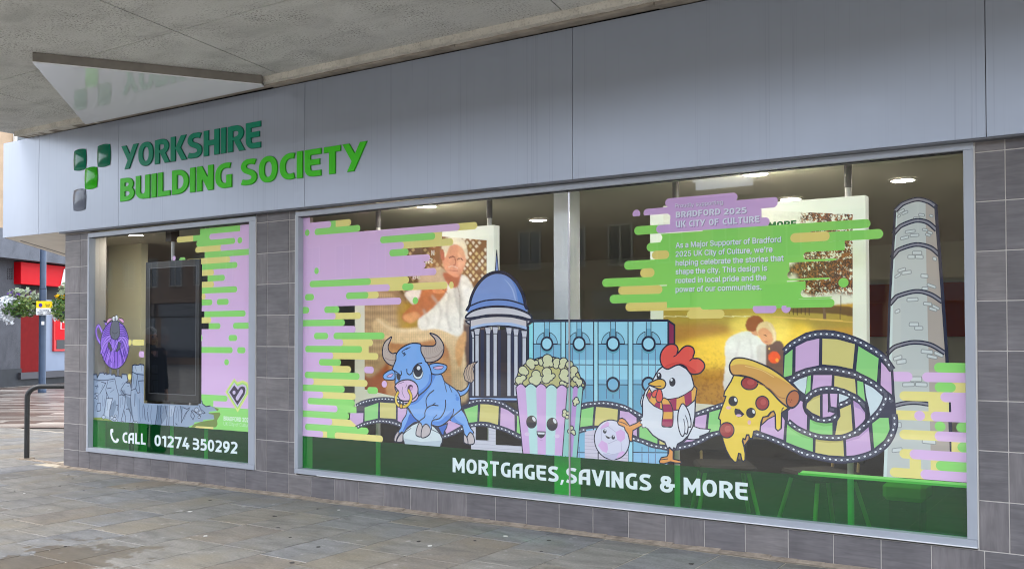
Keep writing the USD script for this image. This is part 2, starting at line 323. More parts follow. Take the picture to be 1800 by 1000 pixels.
for z0, z1 in zip(rows[:-1], rows[1:]):
    for a, b in ((-.735, -.43), (-.43, -.270), (2.548, 2.697), (2.697, 3.0), (3.0, 3.088), (8.972, 9.137), (9.137, 9.44), (9.44, 9.743), (9.743, 10.05), (10.05, 10.35)): tile(a, b, z0, z1)
fil = []
for k in range(60):
    a = -.78+k*.18; d = .055+.02*rng.random(); h = .012+.008*rng.random()
    fil.append(trimesh.convex.convex_hull(np.array([(a, 0.003, 0), (a+.185, 0.003, 0), (a+.18, -d, 0), (a, -d-.005*rng.random(), 0), (a, .003, h), (a+.185, .003, h+.003)])))
single('mortar_fillet', cat(*fil, bx(-1.9, -.78, .08, .17, -.002, .006)), mat('fillet_mortar', srgb(150, 138, 124), .9, .2, noise=(14., .35, 5), bump=(60., .006)), kind='structure')

# ------------------------------------------------------------ window frames and glass
GY = .05
def window(label, x0, x1, z0, z1, lj, rj, sill, head, joints):
    t = thing('shop_window', label, 'window', ((x0+x1)/2, 0, z0))
    part(t, 'left_jamb', cbx(x0, x0+lj, -.012, .07, z0+sill, z1-head, .002), ALU)
    part(t, 'right_jamb', cbx(x1-rj, x1, -.012, .07, z0+sill, z1-head, .002), ALU)
    part(t, 'sill', cbx(x0, x1, -.018, .07, z0, z0+sill-.001, .003), ALU)
    part(t, 'head', cbx(x0, x1, -.012, .07, z1-head+.001, z1, .002), ALU)
    part(t, 'head_gasket', bx(x0+lj, x1-rj, .02, .068, z1-head-.006, z1-head), BLACK)
    for xa_ in (x0-.0072, x1+.001): part(t, 'edge_trim', bx(xa_, xa_+.006, -.009, .003, z0, z1-.03), mat('trim_pale', srgb(196, 194, 190), .4, .4))
    xe = [x0+lj-.004]+joints+[x1-rj+.004]
    for k, (a, b) in enumerate(zip(xe[:-1], xe[1:])):
        s = sbox(a+(.003 if k else 0), z0+sill-.004, b-(.003 if k < len(xe)-2 else 0), z1-head+.004)
        part(t, 'pane', flat(s, GY), GLASS)
    for j in joints: part(t, 'glass_joint', bx(j-.007, j+.007, GY-.006, GY-.001, z0+sill, z1-head), STEEL)
    return t
window('narrow shop window with the purple sheep and the phone number on its glass', -.265, 2.543, .209, 2.702, .028, .095, .050, .050, [])
w2 = window('long shop window with the cartoon parade and the slogan band on its glass', 3.098, 8.964, .222, 2.70, .040, .057, .048, .048, [6.072])
part(w2, 'sill_trim', bx(3.4, 8.964, -.026, -.0185, .2215, .2275), BRIGHT)

# ------------------------------------------------------------ fascia, soffit, canopy
def ft(x): return 3.914-(x+1.9)*.0036
def fb(x): return 2.744-(x+1.95)*.0034
fa = thing('shop_fascia', 'long pale grey metal fascia above the shop windows with rain streaks', 'fascia', (4, -.08, 2.7))
fx = [-1.95, -1.16, .414, 3.293, 6.18, 9.046, 11.9]
for a, b in zip(fx[:-1], fx[1:]):
    a2, b2 = a+.0025*(a > -1.9), b-.0025
    part(fa, 'fascia_panel', slab_of(Polygon([(a2, fb(a2)), (b2, fb(b2)), (b2, ft(b2)), (a2, ft(a2))]), -.08, -.062), FASC)
part(fa, 'backing', slab_of(Polygon([(-1.9, 2.75), (11.9, 2.72), (11.9, 3.86), (-1.9, 3.89)]), -.059, .05), BLACK)
part(fa, 'return_panel', prism([(-1.95, -.0615), (-1.93, -.0615), (-5.9, 3.91), (-5.92, 3.91)], 2.744, 3.91), FASC)
part(fa, 'drip_trim', slab_of(Polygon([(-.74, fb(-.74)-.018), (11.9, fb(11.9)-.012), (11.9, fb(11.9)-.001), (-.74, fb(-.74)-.001)]), -.075, .0), ALU2)
sofm = mat('soffit_board', srgb(206, 200, 190), .6, .3, noise=(3., .08, 4))
part(fa, 'soffit', prism([(-1.93, -.062), (-.70, -.062), (-.70, .002), (-.745, .002), (-3.9, 3.2), (-5.2, 3.2)], 2.7442, 2.76), sofm)
part(fa, 'soffit_groove', prism([(-2.12, .23), (-2.09, .23), (-4.09, 2.3), (-4.12, 2.3)], 2.7405, 2.7438), BLACK)

cn = thing('canopy', 'heavy concrete canopy of rough-textured slabs over the pavement', 'canopy', (4, -1.8, 4))
jx = [-1.62, -.06, 3.035, 6.13, 9.2, 12.3]; jy = [-.13, -1.52, -2.75, -3.7]
def cx(j, y): return j-.182*y*(j > -1.5)
for a, b in zip(jx[:-1], jx[1:]):
    for y1, y0 in zip(jy[:-1], jy[1:]):
        part(cn, 'soffit_slab', prism([(cx(a, y0)+.006, y0+.004), (cx(b, y0)-.006, y0+.004), (cx(b, y1)-.006, y1-.004), (cx(a, y1)+.006, y1-.004)], 3.98+rng.uniform(0, .003), 4.2), CONC)
part(cn, 'slab_backing', bx(-1.6, 13, -3.68, .4, 4.02, 4.3), CONC2)
def rough_beam(x0, x1, y0, y1, z0, z1, amp, seed):
    n = int((x1-x0)/.06); V = []; r = random.Random(seed)
    ring = [(y0, z0), (y1, z0), (y1, z1), (y0, z1)]; X = np.linspace(x0, x1, n+1)
    nz = meshkit.fbm(np.c_[X*4, np.zeros(n+1), np.full(n+1, seed)], 3, seed)-.5
    for i, xx in enumerate(X):
        for k, (yy, zz) in enumerate(ring):
            V.append((xx, yy+(amp*nz[i] if k in (0, 3) else 0), zz+(amp*.8*nz[(i*7+3) % (n+1)] if k < 2 else 0)))
    Fc = []
    for i in range(n):
        for k in range(4):
            a, b = i*4+k, i*4+(k+1) % 4; Fc += [(a, b, b+4), (a, b+4, a+4)]
    Fc += [(0, 2, 1), (0, 3, 2), (n*4, n*4+1, n*4+2), (n*4, n*4+2, n*4+3)]
    return trimesh.Trimesh(V, Fc, process=False)
part(cn, 'edge_beam', rough_beam(-1.47, 12, -.215, -.05, 3.925, 3.99, .016, 3), CONC2)
bx0 = [-1.46, .05, 2.86, 3.9, 5.1, 6.9, 9.5, 12]
for a, b in zip(bx0[:-1], bx0[1:]): part(cn, 'batten', rough_beam(a+.004, b-.004, -.15, -.06, ft(a)+.012, 3.926, .006, int(a*10)+40), mat('weathered_batten', srgb(150, 142, 132), .85, .2, noise=(5., .3, 6), scale3=(1, 1, 8)))
# mirror-bright triangular panel hung under the canopy
tri = [(1.816, -1.855), (2.903, -.26), (2.87, -.20), (-.024, -.203)]
tp = thing('soffit_panel', 'glossy white triangular panel hung under the canopy above the green logo', 'panel', (1.5, -.8, 3.89))
part(tp, 'gloss_face', prism(tri, 3.889, 3.899), mat('gloss_white', srgb(236, 236, 238), .045, .6, coat=.4))
part(tp, 'rim', prism([tuple((np.array(p)-(1.5, -.6))*.999+(1.5, -.6)) for p in tri], 3.8992, 3.979), mat('rim_paint', srgb(128, 122, 114), .7, .3, noise=(6., .15, 5)))

# ------------------------------------------------------------ the sign: lettering and emblem, raised from the fascia
def arcpts(cx_, cy_, rx, ry, a0, a1, n=16, pw=1.0):
    t = np.linspace(math.radians(a0), math.radians(a1), n)
    c, s = np.cos(t), np.sin(t)
    return [(cx_+rx*np.sign(a)*abs(a)**pw, cy_+ry*np.sign(b)*abs(b)**pw) for a, b in zip(c, s)]
def bez(s, n=12):
    """path text: M x,y  L x,y  C x,y x,y x,y"""
    out, cur = [], None; tok = s.split(); i = 0
    pt = lambda q: np.array([float(v) for v in q.split(',')])
    while i < len(tok):
        k = tok[i]
        if k == 'M': cur = [pt(tok[i+1])]; out.append(cur); i += 2
        elif k == 'L': cur.append(pt(tok[i+1])); i += 2
        elif k == 'C':
            a, b, c, d = cur[-1], pt(tok[i+1]), pt(tok[i+2]), pt(tok[i+3])
            for t in np.linspace(0, 1, n)[1:]: cur.append((1-t)**3*a+3*t*(1-t)**2*b+3*t*t*(1-t)*c+t**3*d)
            i += 4
    return [[tuple(p) for p in c] for c in out]
GL = {  # centre lines; cap height 1; (path, advance width)
 'Y': ('M .03,1.12 L .385,.40 M .74,1.12 L .20,-.12', .74), 'O': ('O .36,.5 .255,.40', .72), 'R': ('M .1,-.1 L .1,1 M .1,.9 L .3,.9 C .62,.9 .62,.5 .34,.47 L .66,-.15', .66),
 'K': ('M .1,-.1 L .1,1.1 M .66,1.15 L .33,.52 L .70,-.15', .68), 'S': ('M .58,.86 C .42,.94 .11,.95 .11,.72 C .11,.48 .54,.54 .54,.28 C .54,.05 .2,.06 .03,.14', .64),
 'H': ('M .1,-.1 L .1,1.1 M .56,-.1 L .56,1.1 M .1,.5 L .56,.5', .66), 'I': ('M .1,-.1 L .1,1.1', .2), 'E': ('M .60,.9 L .1,.9 L .1,.36 C .1,.12 .22,.1 .36,.1 L .60,.1 M .1,.52 L .55,.52', .60),
 'B': ('M .1,-.1 L .1,1 M .0,.9 L .28,.9 C .58,.9 .58,.54 .28,.53 L .1,.53 M .28,.53 C .64,.53 .64,.1 .28,.1 L .0,.1', .64), 'U': ('M .1,1.1 L .1,.36 C .1,.02 .54,.02 .54,.36 M .54,-.1 L .54,1.1', .64),
 'L': ('M .1,1.1 L .1,.1 L .54,.1', .54), 'D': ('M .1,-.1 L .1,1.1 M .0,.9 L .24,.9 C .72,.9 .72,.1 .24,.1 L .0,.1', .68), 'N': ('M .1,-.1 L .1,1.1 M .09,1.0 L .57,.0 M .56,-.1 L .56,1.1', .66),
 'G': ('M .60,.87 C .25,.96 .11,.78 .11,.5 C .11,.16 .26,.06 .55,.10 L .55,.52', .65), 'C': ('M .56,.87 C .22,.96 .11,.72 .11,.5 C .11,.22 .24,.03 .56,.13', .57), 'T': ('M -.0,.9 L .6,.9 M .3,.9 L .3,-.1', .60),
 'M': ('M .1,-.1 L .1,1.1 M .1,.96 L .42,.32 L .74,.96 M .74,-.1 L .74,1.1', .84), 'A': ('M .1,-.1 L .1,.52 C .1,.84 .26,.9 .56,.9 L .56,-.1 M .1,.40 L .56,.40', .66), 'V': ('M .04,1.15 L .34,.02 L .64,1.15', .68), 'F': ('M .1,-.1 L .1,.9 L .55,.9 M .1,.50 L .5,.50', .56),
 '0': ('O .31,.5 .21,.41', .62), '1': ('M .30,-.1 L .30,.96 M .30,.93 L .02,.78', .40), '2': ('M .04,.84 C .32,1.0 .58,.88 .50,.62 C .44,.44 .2,.3 .12,.1 L .58,.1', .58), '3': ('M .05,.88 C .3,.95 .53,.88 .51,.7 C .5,.56 .35,.53 .2,.53 C .4,.53 .55,.46 .54,.30 C .53,.06 .25,.06 .03,.13', .62),
 '4': ('M .40,1.1 L .12,.28 L .66,.28 M .46,.55 L .46,-.1', .66), '5': ('M .54,.9 L .16,.9 L .15,.56 C .32,.62 .55,.58 .53,.32 C .51,.05 .25,.06 .04,.13', .60), '7': ('M .0,.9 L .54,.9 L .20,-.15', .58), '9': ('O .32,.65 .21,.25 M .53,.66 C .53,.34 .42,.12 .14,.09', .62),
 '&': ('O .34,.745 .17,.165 M .40,.55 C .03,.56 .06,.09 .36,.1 C .60,.1 .62,.28 .60,.46 M .34,.44 L .80,.44', .82), ',': ('P .10,.17 .28,.17 .14,-.17 .0,-.17', .26)}
def glyph(ch, w=.2):
    path, adv = GL[ch]; gs = []
    toks = path.split(); rest = []; i = 0
    while i < len(toks):
        if toks[i] == 'O':
            c = [float(v) for v in toks[i+1].split(',')]; r = [float(v) for v in toks[i+2].split(',')]
            gs.append(Polygon(arcpts(*c, r[0]+w/2, r[1]+w/2, 0, 360, 40, .88)).difference(Polygon(arcpts(*c, r[0]-w/2, r[1]-w/2, 0, 360, 32, .85)))); i += 3
        elif toks[i] == 'P':
            gs.append(Polygon([[float(v) for v in q.split(',')] for q in toks[i+1:i+5]])); return gs[0], adv
        else: rest.append(toks[i]); i += 1
    for l in bez(' '.join(rest)):
        gs.append(LineString(l).buffer(w/2, cap_style='flat', join_style='mitre', mitre_limit=2.0))
    return unary_union(gs).buffer(.012).buffer(-.012).intersection(sbox(-.05, -.012, 1.2, 1.012)), adv
def word(text, x0, x1, zb, zt, gap=.115, w=.2):
    """list of (char, shape) in plane coordinates, filling x0..x1 between baseline zb and cap line zt"""
    gl = [(c,)+glyph(c, w) for c in text]
    tot = sum(g[2] for g in gl)+gap*(len(gl)-1); k = (x1-x0)/tot; h = zt-zb; out, c = [], 0
    for ch, g, adv in gl:
        out.append((ch, affinity.affine_transform(g, [k, 0, 0, h, x0+c*k, zb]))); c += adv+gap
    return out
SY = -.088
def wx(px, py, y): return atY(px, py, y)[0]
def wz(px, py, y): return atY(px, py, y)[2]
sg = thing('shop_sign', 'raised dark green and bright green letters reading YORKSHIRE BUILDING SOCIETY on the fascia', 'sign', (2.2, -.08, 3.3))
DG = mat('sign_dark_green', srgb(0, 134, 102), .45, .3); LG = mat('sign_bright_green', srgb(62, 196, 16), .45, .3)
DGe = mat('sign_dark_green_edge', srgb(0, 96, 72), .4); LGe = mat('sign_bright_green_edge', srgb(46, 150, 18), .4)
z1t, z1b = wz(458, 213, SY), wz(455, 259.5, SY)
z2t, z2b = wz(569, 260.7, SY)+.004, wz(211.8, 354.5, SY)
letters = [(c, s, DG, DGe) for c, s in word('YORKSHIRE', wx(214.5, 275, SY), wx(458.5, 236, SY), z1b, z1t, .09, .225)]
letters += [(c, s, LG, LGe) for c, s in word('BUILDING', wx(211.8, 330, SY), wx(407, 300, SY), z2b, z2t, .09, .225)]
letters += [(c, s, LG, LGe) for c, s in word('SOCIETY', wx(423.5, 300, SY), wx(641.5, 260, SY), z2b, z2t, .09, .225)]
for c, s, a, b in letters:
    L = part(sg, 'letter_'+c.lower(), slab_of(s.buffer(-.004), SY-.004, SY+.002), a)
    part(L, 'letter_edge', slab_of(s, SY+.0021, -.0803), b)
em = thing('sign_emblem', 'four glossy domed squares, two dark green, one bright green, one grey, left of the lettering', 'emblem', (.0, -.08, 3.2))
def dome_square(cxp, cyp, wpx, hpx, mt, lab):
    c = atY(cxp, cyp, SY); x0 = wx(cxp-wpx/2, cyp, SY); x1 = wx(cxp+wpx/2, cyp, SY); W = x1-x0
    H = wz(cxp, cyp-hpx/2, SY)-wz(cxp, cyp+hpx/2, SY); n = 17
    u = np.linspace(-1, 1, n); V = []
    for b in u:
        for a in u:
            bul = 1-.10*(1-a*a) if False else 1
            X = a*(1-.10*(b*b)); Z = b*(1-.10*(a*a))
            hgt = (1-a*a)*(1-b*b)
            V.append((c[0]+X*W/2, SY+.003-.022*hgt**.7, c[2]+Z*H/2))
    Fc = []
    for j in range(n-1):
        for i in range(n-1):
            k = j*n+i; Fc += [(k, k+1, k+n+1), (k, k+n+1, k+n)]
    top = trimesh.Trimesh(V, Fc, process=False)
    part(em, 'domed_square', top, mt, True, lab)
gk = dict(rough=.14, spec=.3)
dome_square(140, 281, 22.5, 38, mat('emblem_dark_green', srgb(0, 120, 90), **gk), 'dark green domed square at upper left')
dome_square(182, 273.5, 24, 40, mat('emblem_dark_green_b', srgb(0, 112, 84), **gk), 'dark green domed square at upper right')
dome_square(159.5, 313, 23, 39, mat('emblem_bright_green', srgb(48, 180, 20), **gk), 'bright green domed square in the middle')
dome_square(139, 351.5, 22.5, 39, mat('emblem_grey', srgb(108, 114, 128), **gk), 'slate grey domed square at the bottom')

# ------------------------------------------------------------ inside the shop
CEIL = 2.735
room = thing('shop_interior', 'dim beige shop interior with plain ceiling and dark carpet', 'room', (4, 2, 0), kind='structure')
RP = lambda y0: [(-.76-y0, y0), (13, y0), (13, 7.2), (-7.75, 7.2)]
part(room, 'floor', prism(RP(.221), -.02, .02), mat('carpet', srgb(58, 56, 52), .95, .1, noise=(40., .2, 3)))
part(room, 'ceiling', prism(RP(.0), CEIL, CEIL+.06), mat('ceiling_paint', srgb(205, 200, 186), .8, .2))
part(room, 'back_wall', bx(-7.5, 13, 7.0, 7.2, .02, CEIL), mat('room_wall', srgb(206, 202, 190), .8, .2))
part(room, 'side_wall', bx(12.4, 12.6, .22, 7.0, .02, CEIL), mat('room_wall', (0, 0, 0)))
part(room, 'red_wall_panel', bx(5.6, 9.6, 6.93, 6.99, 1.5, 2.2), mat('red_wall', srgb(150, 70, 50), .7, .2))
part(room, 'upstand', bx(-.262, 8.962, .2205, .32, .02, .207), mat('room_wall', (0, 0, 0)))
part(room, 'roof_slab', prism(RP(.06), CEIL+.07, 4.0), BLACK)
pr = atY(248, 520, 1.25)[0]
single('partition_wall', bx(-1.9, pr, 1.25, 1.35, .02, CEIL), mat('partition_paint', srgb(226, 224, 196), .8, .2), 'beige partition wall inside the narrow window', 'wall')
single('window_column', cbx(5.718, 5.868, .40, .585, .02, CEIL, .004), mat('column_paint', srgb(240, 241, 244), .5, .4), 'square white column behind the joint of the long window', 'column')
LAMP = mat('lamp_glow', (1, .93, .8), emit=((1, .93, .80), 64.))
wordsL = ['over the dark screen in the narrow window', 'over the lattice poster in the long window', 'deep in the shop above the dome tower', 'next to the pale roof light', 'over the tree poster', 'above the chimney sticker']
pl = [(238, 413), (750, 363), (946, 387), (1328, 306), (1390, 350), (1587, 317)]
for k, ((a, b), wd) in enumerate(zip(pl, wordsL)):
    p = atZ(a, b, CEIL-.008); t = thing('ceiling_downlight', 'round recessed downlight glowing warm '+wd, 'ceiling light', (p[0], p[1], CEIL), 'downlights in the shop ceiling')
    r = .085
    part(t, 'lamp', trimesh.creation.cylinder(r, .004, sections=28, transform=trimesh.transformations.translation_matrix((p[0], p[1], CEIL-.007))), LAMP)
    ring = trimesh.creation.annulus(r+.002, r+.022, .012, sections=28); ring.apply_translation((p[0], p[1], CEIL-.0075)); part(t, 'trim_ring', ring, mat('white_trim', srgb(225, 222, 214), .5))
# poster stands on floor-to-ceiling poles
def pole_x(px, py, y): return atY(px, py, y)[0]
def poster(name_label, xs, zs, poles, quad, canvas_fn, res, y=.42):
    t = thing('poster_stand', name_label, 'poster stand', ((xs[0]+xs[1])/2, y, .02), 'poster stands in the long window')
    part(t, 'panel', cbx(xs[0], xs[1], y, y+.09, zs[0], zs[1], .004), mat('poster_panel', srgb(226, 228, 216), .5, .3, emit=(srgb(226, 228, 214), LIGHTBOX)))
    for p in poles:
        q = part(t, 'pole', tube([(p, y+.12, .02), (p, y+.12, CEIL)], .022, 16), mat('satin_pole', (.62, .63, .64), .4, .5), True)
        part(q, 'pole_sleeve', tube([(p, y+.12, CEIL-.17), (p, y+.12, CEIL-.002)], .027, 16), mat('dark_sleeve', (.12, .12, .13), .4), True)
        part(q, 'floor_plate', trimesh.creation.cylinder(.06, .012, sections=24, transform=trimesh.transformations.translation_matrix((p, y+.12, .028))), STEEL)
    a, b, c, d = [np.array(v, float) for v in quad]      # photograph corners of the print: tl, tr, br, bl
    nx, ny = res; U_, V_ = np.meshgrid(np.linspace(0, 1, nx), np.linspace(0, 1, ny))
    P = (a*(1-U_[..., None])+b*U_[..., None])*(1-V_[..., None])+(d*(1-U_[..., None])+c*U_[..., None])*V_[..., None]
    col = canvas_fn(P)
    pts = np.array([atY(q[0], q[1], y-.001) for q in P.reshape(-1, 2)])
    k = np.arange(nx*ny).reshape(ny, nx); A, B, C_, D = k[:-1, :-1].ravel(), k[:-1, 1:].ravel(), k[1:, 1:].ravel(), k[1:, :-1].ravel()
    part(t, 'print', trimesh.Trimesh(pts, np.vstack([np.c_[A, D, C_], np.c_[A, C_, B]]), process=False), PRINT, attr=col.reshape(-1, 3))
    return t
class Canvas:
    def __init__(s, P, base): s.P = P; s.im = np.ones(P.shape[:2]+(3,))*np.array(srgb(*base)); s.px = np.linalg.norm(P[0, 1]-P[0, 0])
    def mask(s, shp): return shapely.contains_xy(shp, s.P[..., 0], s.P[..., 1]).astype(float)
    def fill(s, pts, rgb, soft=1.0, op=1., smooth=True, shp=None):
        g = shp if shp is not None else Polygon(spline(pts, True) if smooth else pts).buffer(0)
        mk = gaussian_filter(s.mask(g), .62*soft/s.px)[..., None]*op; s.im = s.im*(1-mk)+np.array(srgb(*rgb))*mk
    def ell(s, x, y, a, b, rgb, soft=1., op=1.): s.fill(None, rgb, soft, op, shp=affinity.scale(Point(x, y).buffer(1), a, b))
    def line(s, pts, w, rgb, soft=.8, op=1.): s.fill(None, rgb, soft, op, shp=LineString(spline(pts)).buffer(w/2))
    def grain(s, amt, sc, seed, stretch=(1, 1)):
        n = meshkit.fbm(np.dstack([s.P[..., 0]/sc/stretch[0], s.P[..., 1]/sc/stretch[1], np.full(s.P.shape[:2], seed*1.7)]), 4, seed); s.im = np.clip(s.im*(1+amt*2*(n-.5))[..., None], 0, 1)
    def noise(s, sc, seed): return meshkit.fbm(np.dstack([s.P[..., 0]/sc, s.P[..., 1]/sc, np.full(s.P.shape[:2], seed*1.3)]), 5, seed)
def man_print(P):
    c = Canvas(P, (138, 98, 58)); X, Y = P[..., 0], P[..., 1]
    c.fill([(641, 400), (745, 400), (740, 500), (641, 520)], (92, 72, 36), 6, .9)
    # garden lattice
    for (xa, xb, lite, op) in ((786, 860, (236, 226, 206), 1.), (700, 786, (206, 186, 140), .8)):
        reg = Polygon([(xa, 405), (xb, 412), (xb, 540), (xa, 535)])
        u = (X+(Y-420)*.82)/10.6; v = (X-(Y-420)*.82)/10.6
        d = np.maximum(abs(u-np.round(u)), abs(v-np.round(v)))
        rnd = meshkit.noise(np.dstack([np.round(u)*3.1, np.round(v)*5.7, np.zeros_like(u)]), 5)
        mk = gaussian_filter(((d < .30)*c.mask(reg)*(rnd > (.25 if op == 1 else .5))), .7/c.px)[..., None]*op
        tint = np.array(srgb(*lite))*(.62+.38*rnd[..., None])*np.where(rnd[..., None] > .55, 1, np.array((1, .86, .55)))
        c.im = c.im*(1-mk)+tint*mk
    c.fill([(640, 515), (690, 505), (720, 540), (715, 570), (690, 590), (660, 620), (640, 640)], (160, 134, 104), 5)
    c.fill([(662, 512), (700, 525), (725, 560), (720, 590), (690, 590), (680, 540)], (134, 108, 40), 6)
    c.fill([(695, 530), (740, 545), (735, 580), (700, 585)], (176, 140, 52), 5, .8)
    c.fill([(640, 600), (700, 595), (700, 700), (640, 690)], (126, 70, 34), 8)
    c.fill([(650, 640), (720, 640), (715, 700), (650, 690)], (172, 96, 52), 8, .8)
    def wick(g, amt, fx_, fy_):
        mk = gaussian_filter(c.mask(g), 1.5)[..., None]; w_ = 1+amt*(np.sin(X*fx_)*.6+np.sin(Y*fy_)*.6)[..., None]; c.im = np.clip(c.im*(1-mk)+c.im*w_*mk, 0, 1)
    c.fill([(640, 522), (688, 516), (712, 548), (702, 600), (674, 645), (640, 655)], (186, 160, 126), 4); wick(Polygon([(640, 520), (690, 514), (714, 600), (640, 655)]), .2, 1.6, .5)
    c.fill([(700, 535), (742, 545), (738, 582), (706, 586)], (178, 146, 62), 6, .9)
    c.fill([(690, 590), (775, 588), (806, 612), (812, 700), (690, 705), (684, 640)], (206, 160, 114), 4); wick(Polygon([(690, 590), (806, 590), (812, 700), (690, 700)]), .16, 2.4, 1.9)
    c.fill([(690, 600), (780, 600), (800, 625), (780, 628), (700, 618)], (176, 122, 80), 5, .8)
    c.fill([(822, 545), (856, 535), (856, 730), (815, 730), (812, 640)], (104, 84, 78), 3)
    c.fill([(735, 575), (740, 560), (800, 562), (816, 585), (812, 604), (780, 592), (735, 590)], (222, 206, 188), 2)
    arm_ = [(668, 572), (690, 588), (725, 590), (762, 583), (788, 592), (803, 620), (809, 695)]
    c.line(arm_, 27, (212, 186, 146), 2.5); wick(LineString(arm_).buffer(14), .16, 1.9, 2.3)
    c.line([(664, 562), (690, 579), (725, 581), (762, 574), (791, 582), (812, 612), (818, 695)], 5, (236, 218, 184), 3, .6)
    c.fill([(805, 595), (818, 582), (818, 605), (808, 645), (800, 620)], (214, 168, 116), 2)
    c.fill([(712, 515), (742, 502), (770, 494), (790, 492), (806, 484), (822, 488), (838, 520), (846, 560), (836, 585), (818, 560), (808, 590), (770, 578), (738, 578), (735, 545), (722, 532)], (228, 224, 216), 2)
    c.fill([(738, 480), (775, 470), (790, 492), (765, 500), (740, 510)], (190, 172, 146), 2.5)
    c.fill([(806, 486), (812, 520), (812, 560), (803, 540), (798, 505)], (196, 192, 186), 2, .8)
    c.line([(800, 492), (808, 520), (809, 575)], 1.6, (168, 160, 152), 1)
    c.fill([(744, 505), (768, 500), (784, 512), (770, 532), (748, 552), (722, 566), (708, 562), (710, 550), (734, 528)], (190, 122, 78), 2)
    c.fill([(708, 556), (730, 548), (738, 556), (722, 568)], (226, 170, 120), 2, .8)
    c.fill([(760, 502), (778, 498), (786, 510), (774, 516), (762, 514)], (218, 150, 106), 1.2)
    for k in range(3): c.line([(772+4*k, 500+k), (780+3*k, 511+2*k)], 1.4, (176, 104, 70), .8)
    c.fill([(779, 480), (800, 478), (812, 470), (806, 500), (797, 506), (786, 498)], (176, 108, 78), 2)
    c.fill([(777, 440), (790, 424), (812, 424), (819, 448), (817, 468), (806, 486), (793, 484), (780, 470)], (214, 156, 126), 1.5)
    c.fill([(808, 430), (819, 448), (816, 466), (806, 470), (806, 445)], (228, 178, 148), 2, .8)
    c.fill([(778, 446), (776, 432), (784, 420), (800, 416), (814, 421), (821, 436), (820, 456), (814, 438), (802, 430), (790, 434), (783, 452)], (228, 218, 198), 1.5)
    c.fill([(774, 440), (780, 440), (781, 456), (776, 456)], (180, 110, 84), 1)
    c.line([(790, 453), (796, 451), (800, 453)], 2, (128, 78, 62), .8); c.line([(804, 456), (809, 454), (813, 457)], 2, (128, 78, 62), .8)
    c.line([(800, 454), (801, 464), (797, 466)], 1.6, (170, 104, 82), .8); c.line([(789, 469.5), (796, 468), (805, 471.5)], 1.8, (226, 204, 186), .7, .6); c.line([(790, 475), (798, 476), (805, 477)], 1.6, (150, 70, 60), .8, .6)
    for q_ in ([(760, 520), (775, 545), (770, 575)], [(790, 515), (785, 550), (792, 580)], [(822, 505), (828, 540), (820, 570)], [(745, 545), (752, 565), (748, 578)], [(836, 520), (838, 545), (834, 570)]): c.line(q_, 4, (198, 192, 184), 3, .7)
    c.fill([(812, 500), (838, 520), (842, 555), (830, 560), (818, 530)], (246, 244, 240), 4, .8)
    c.grain(.16, 7, 3); c.grain(.12, 2.2, 9); return c.im**1.12
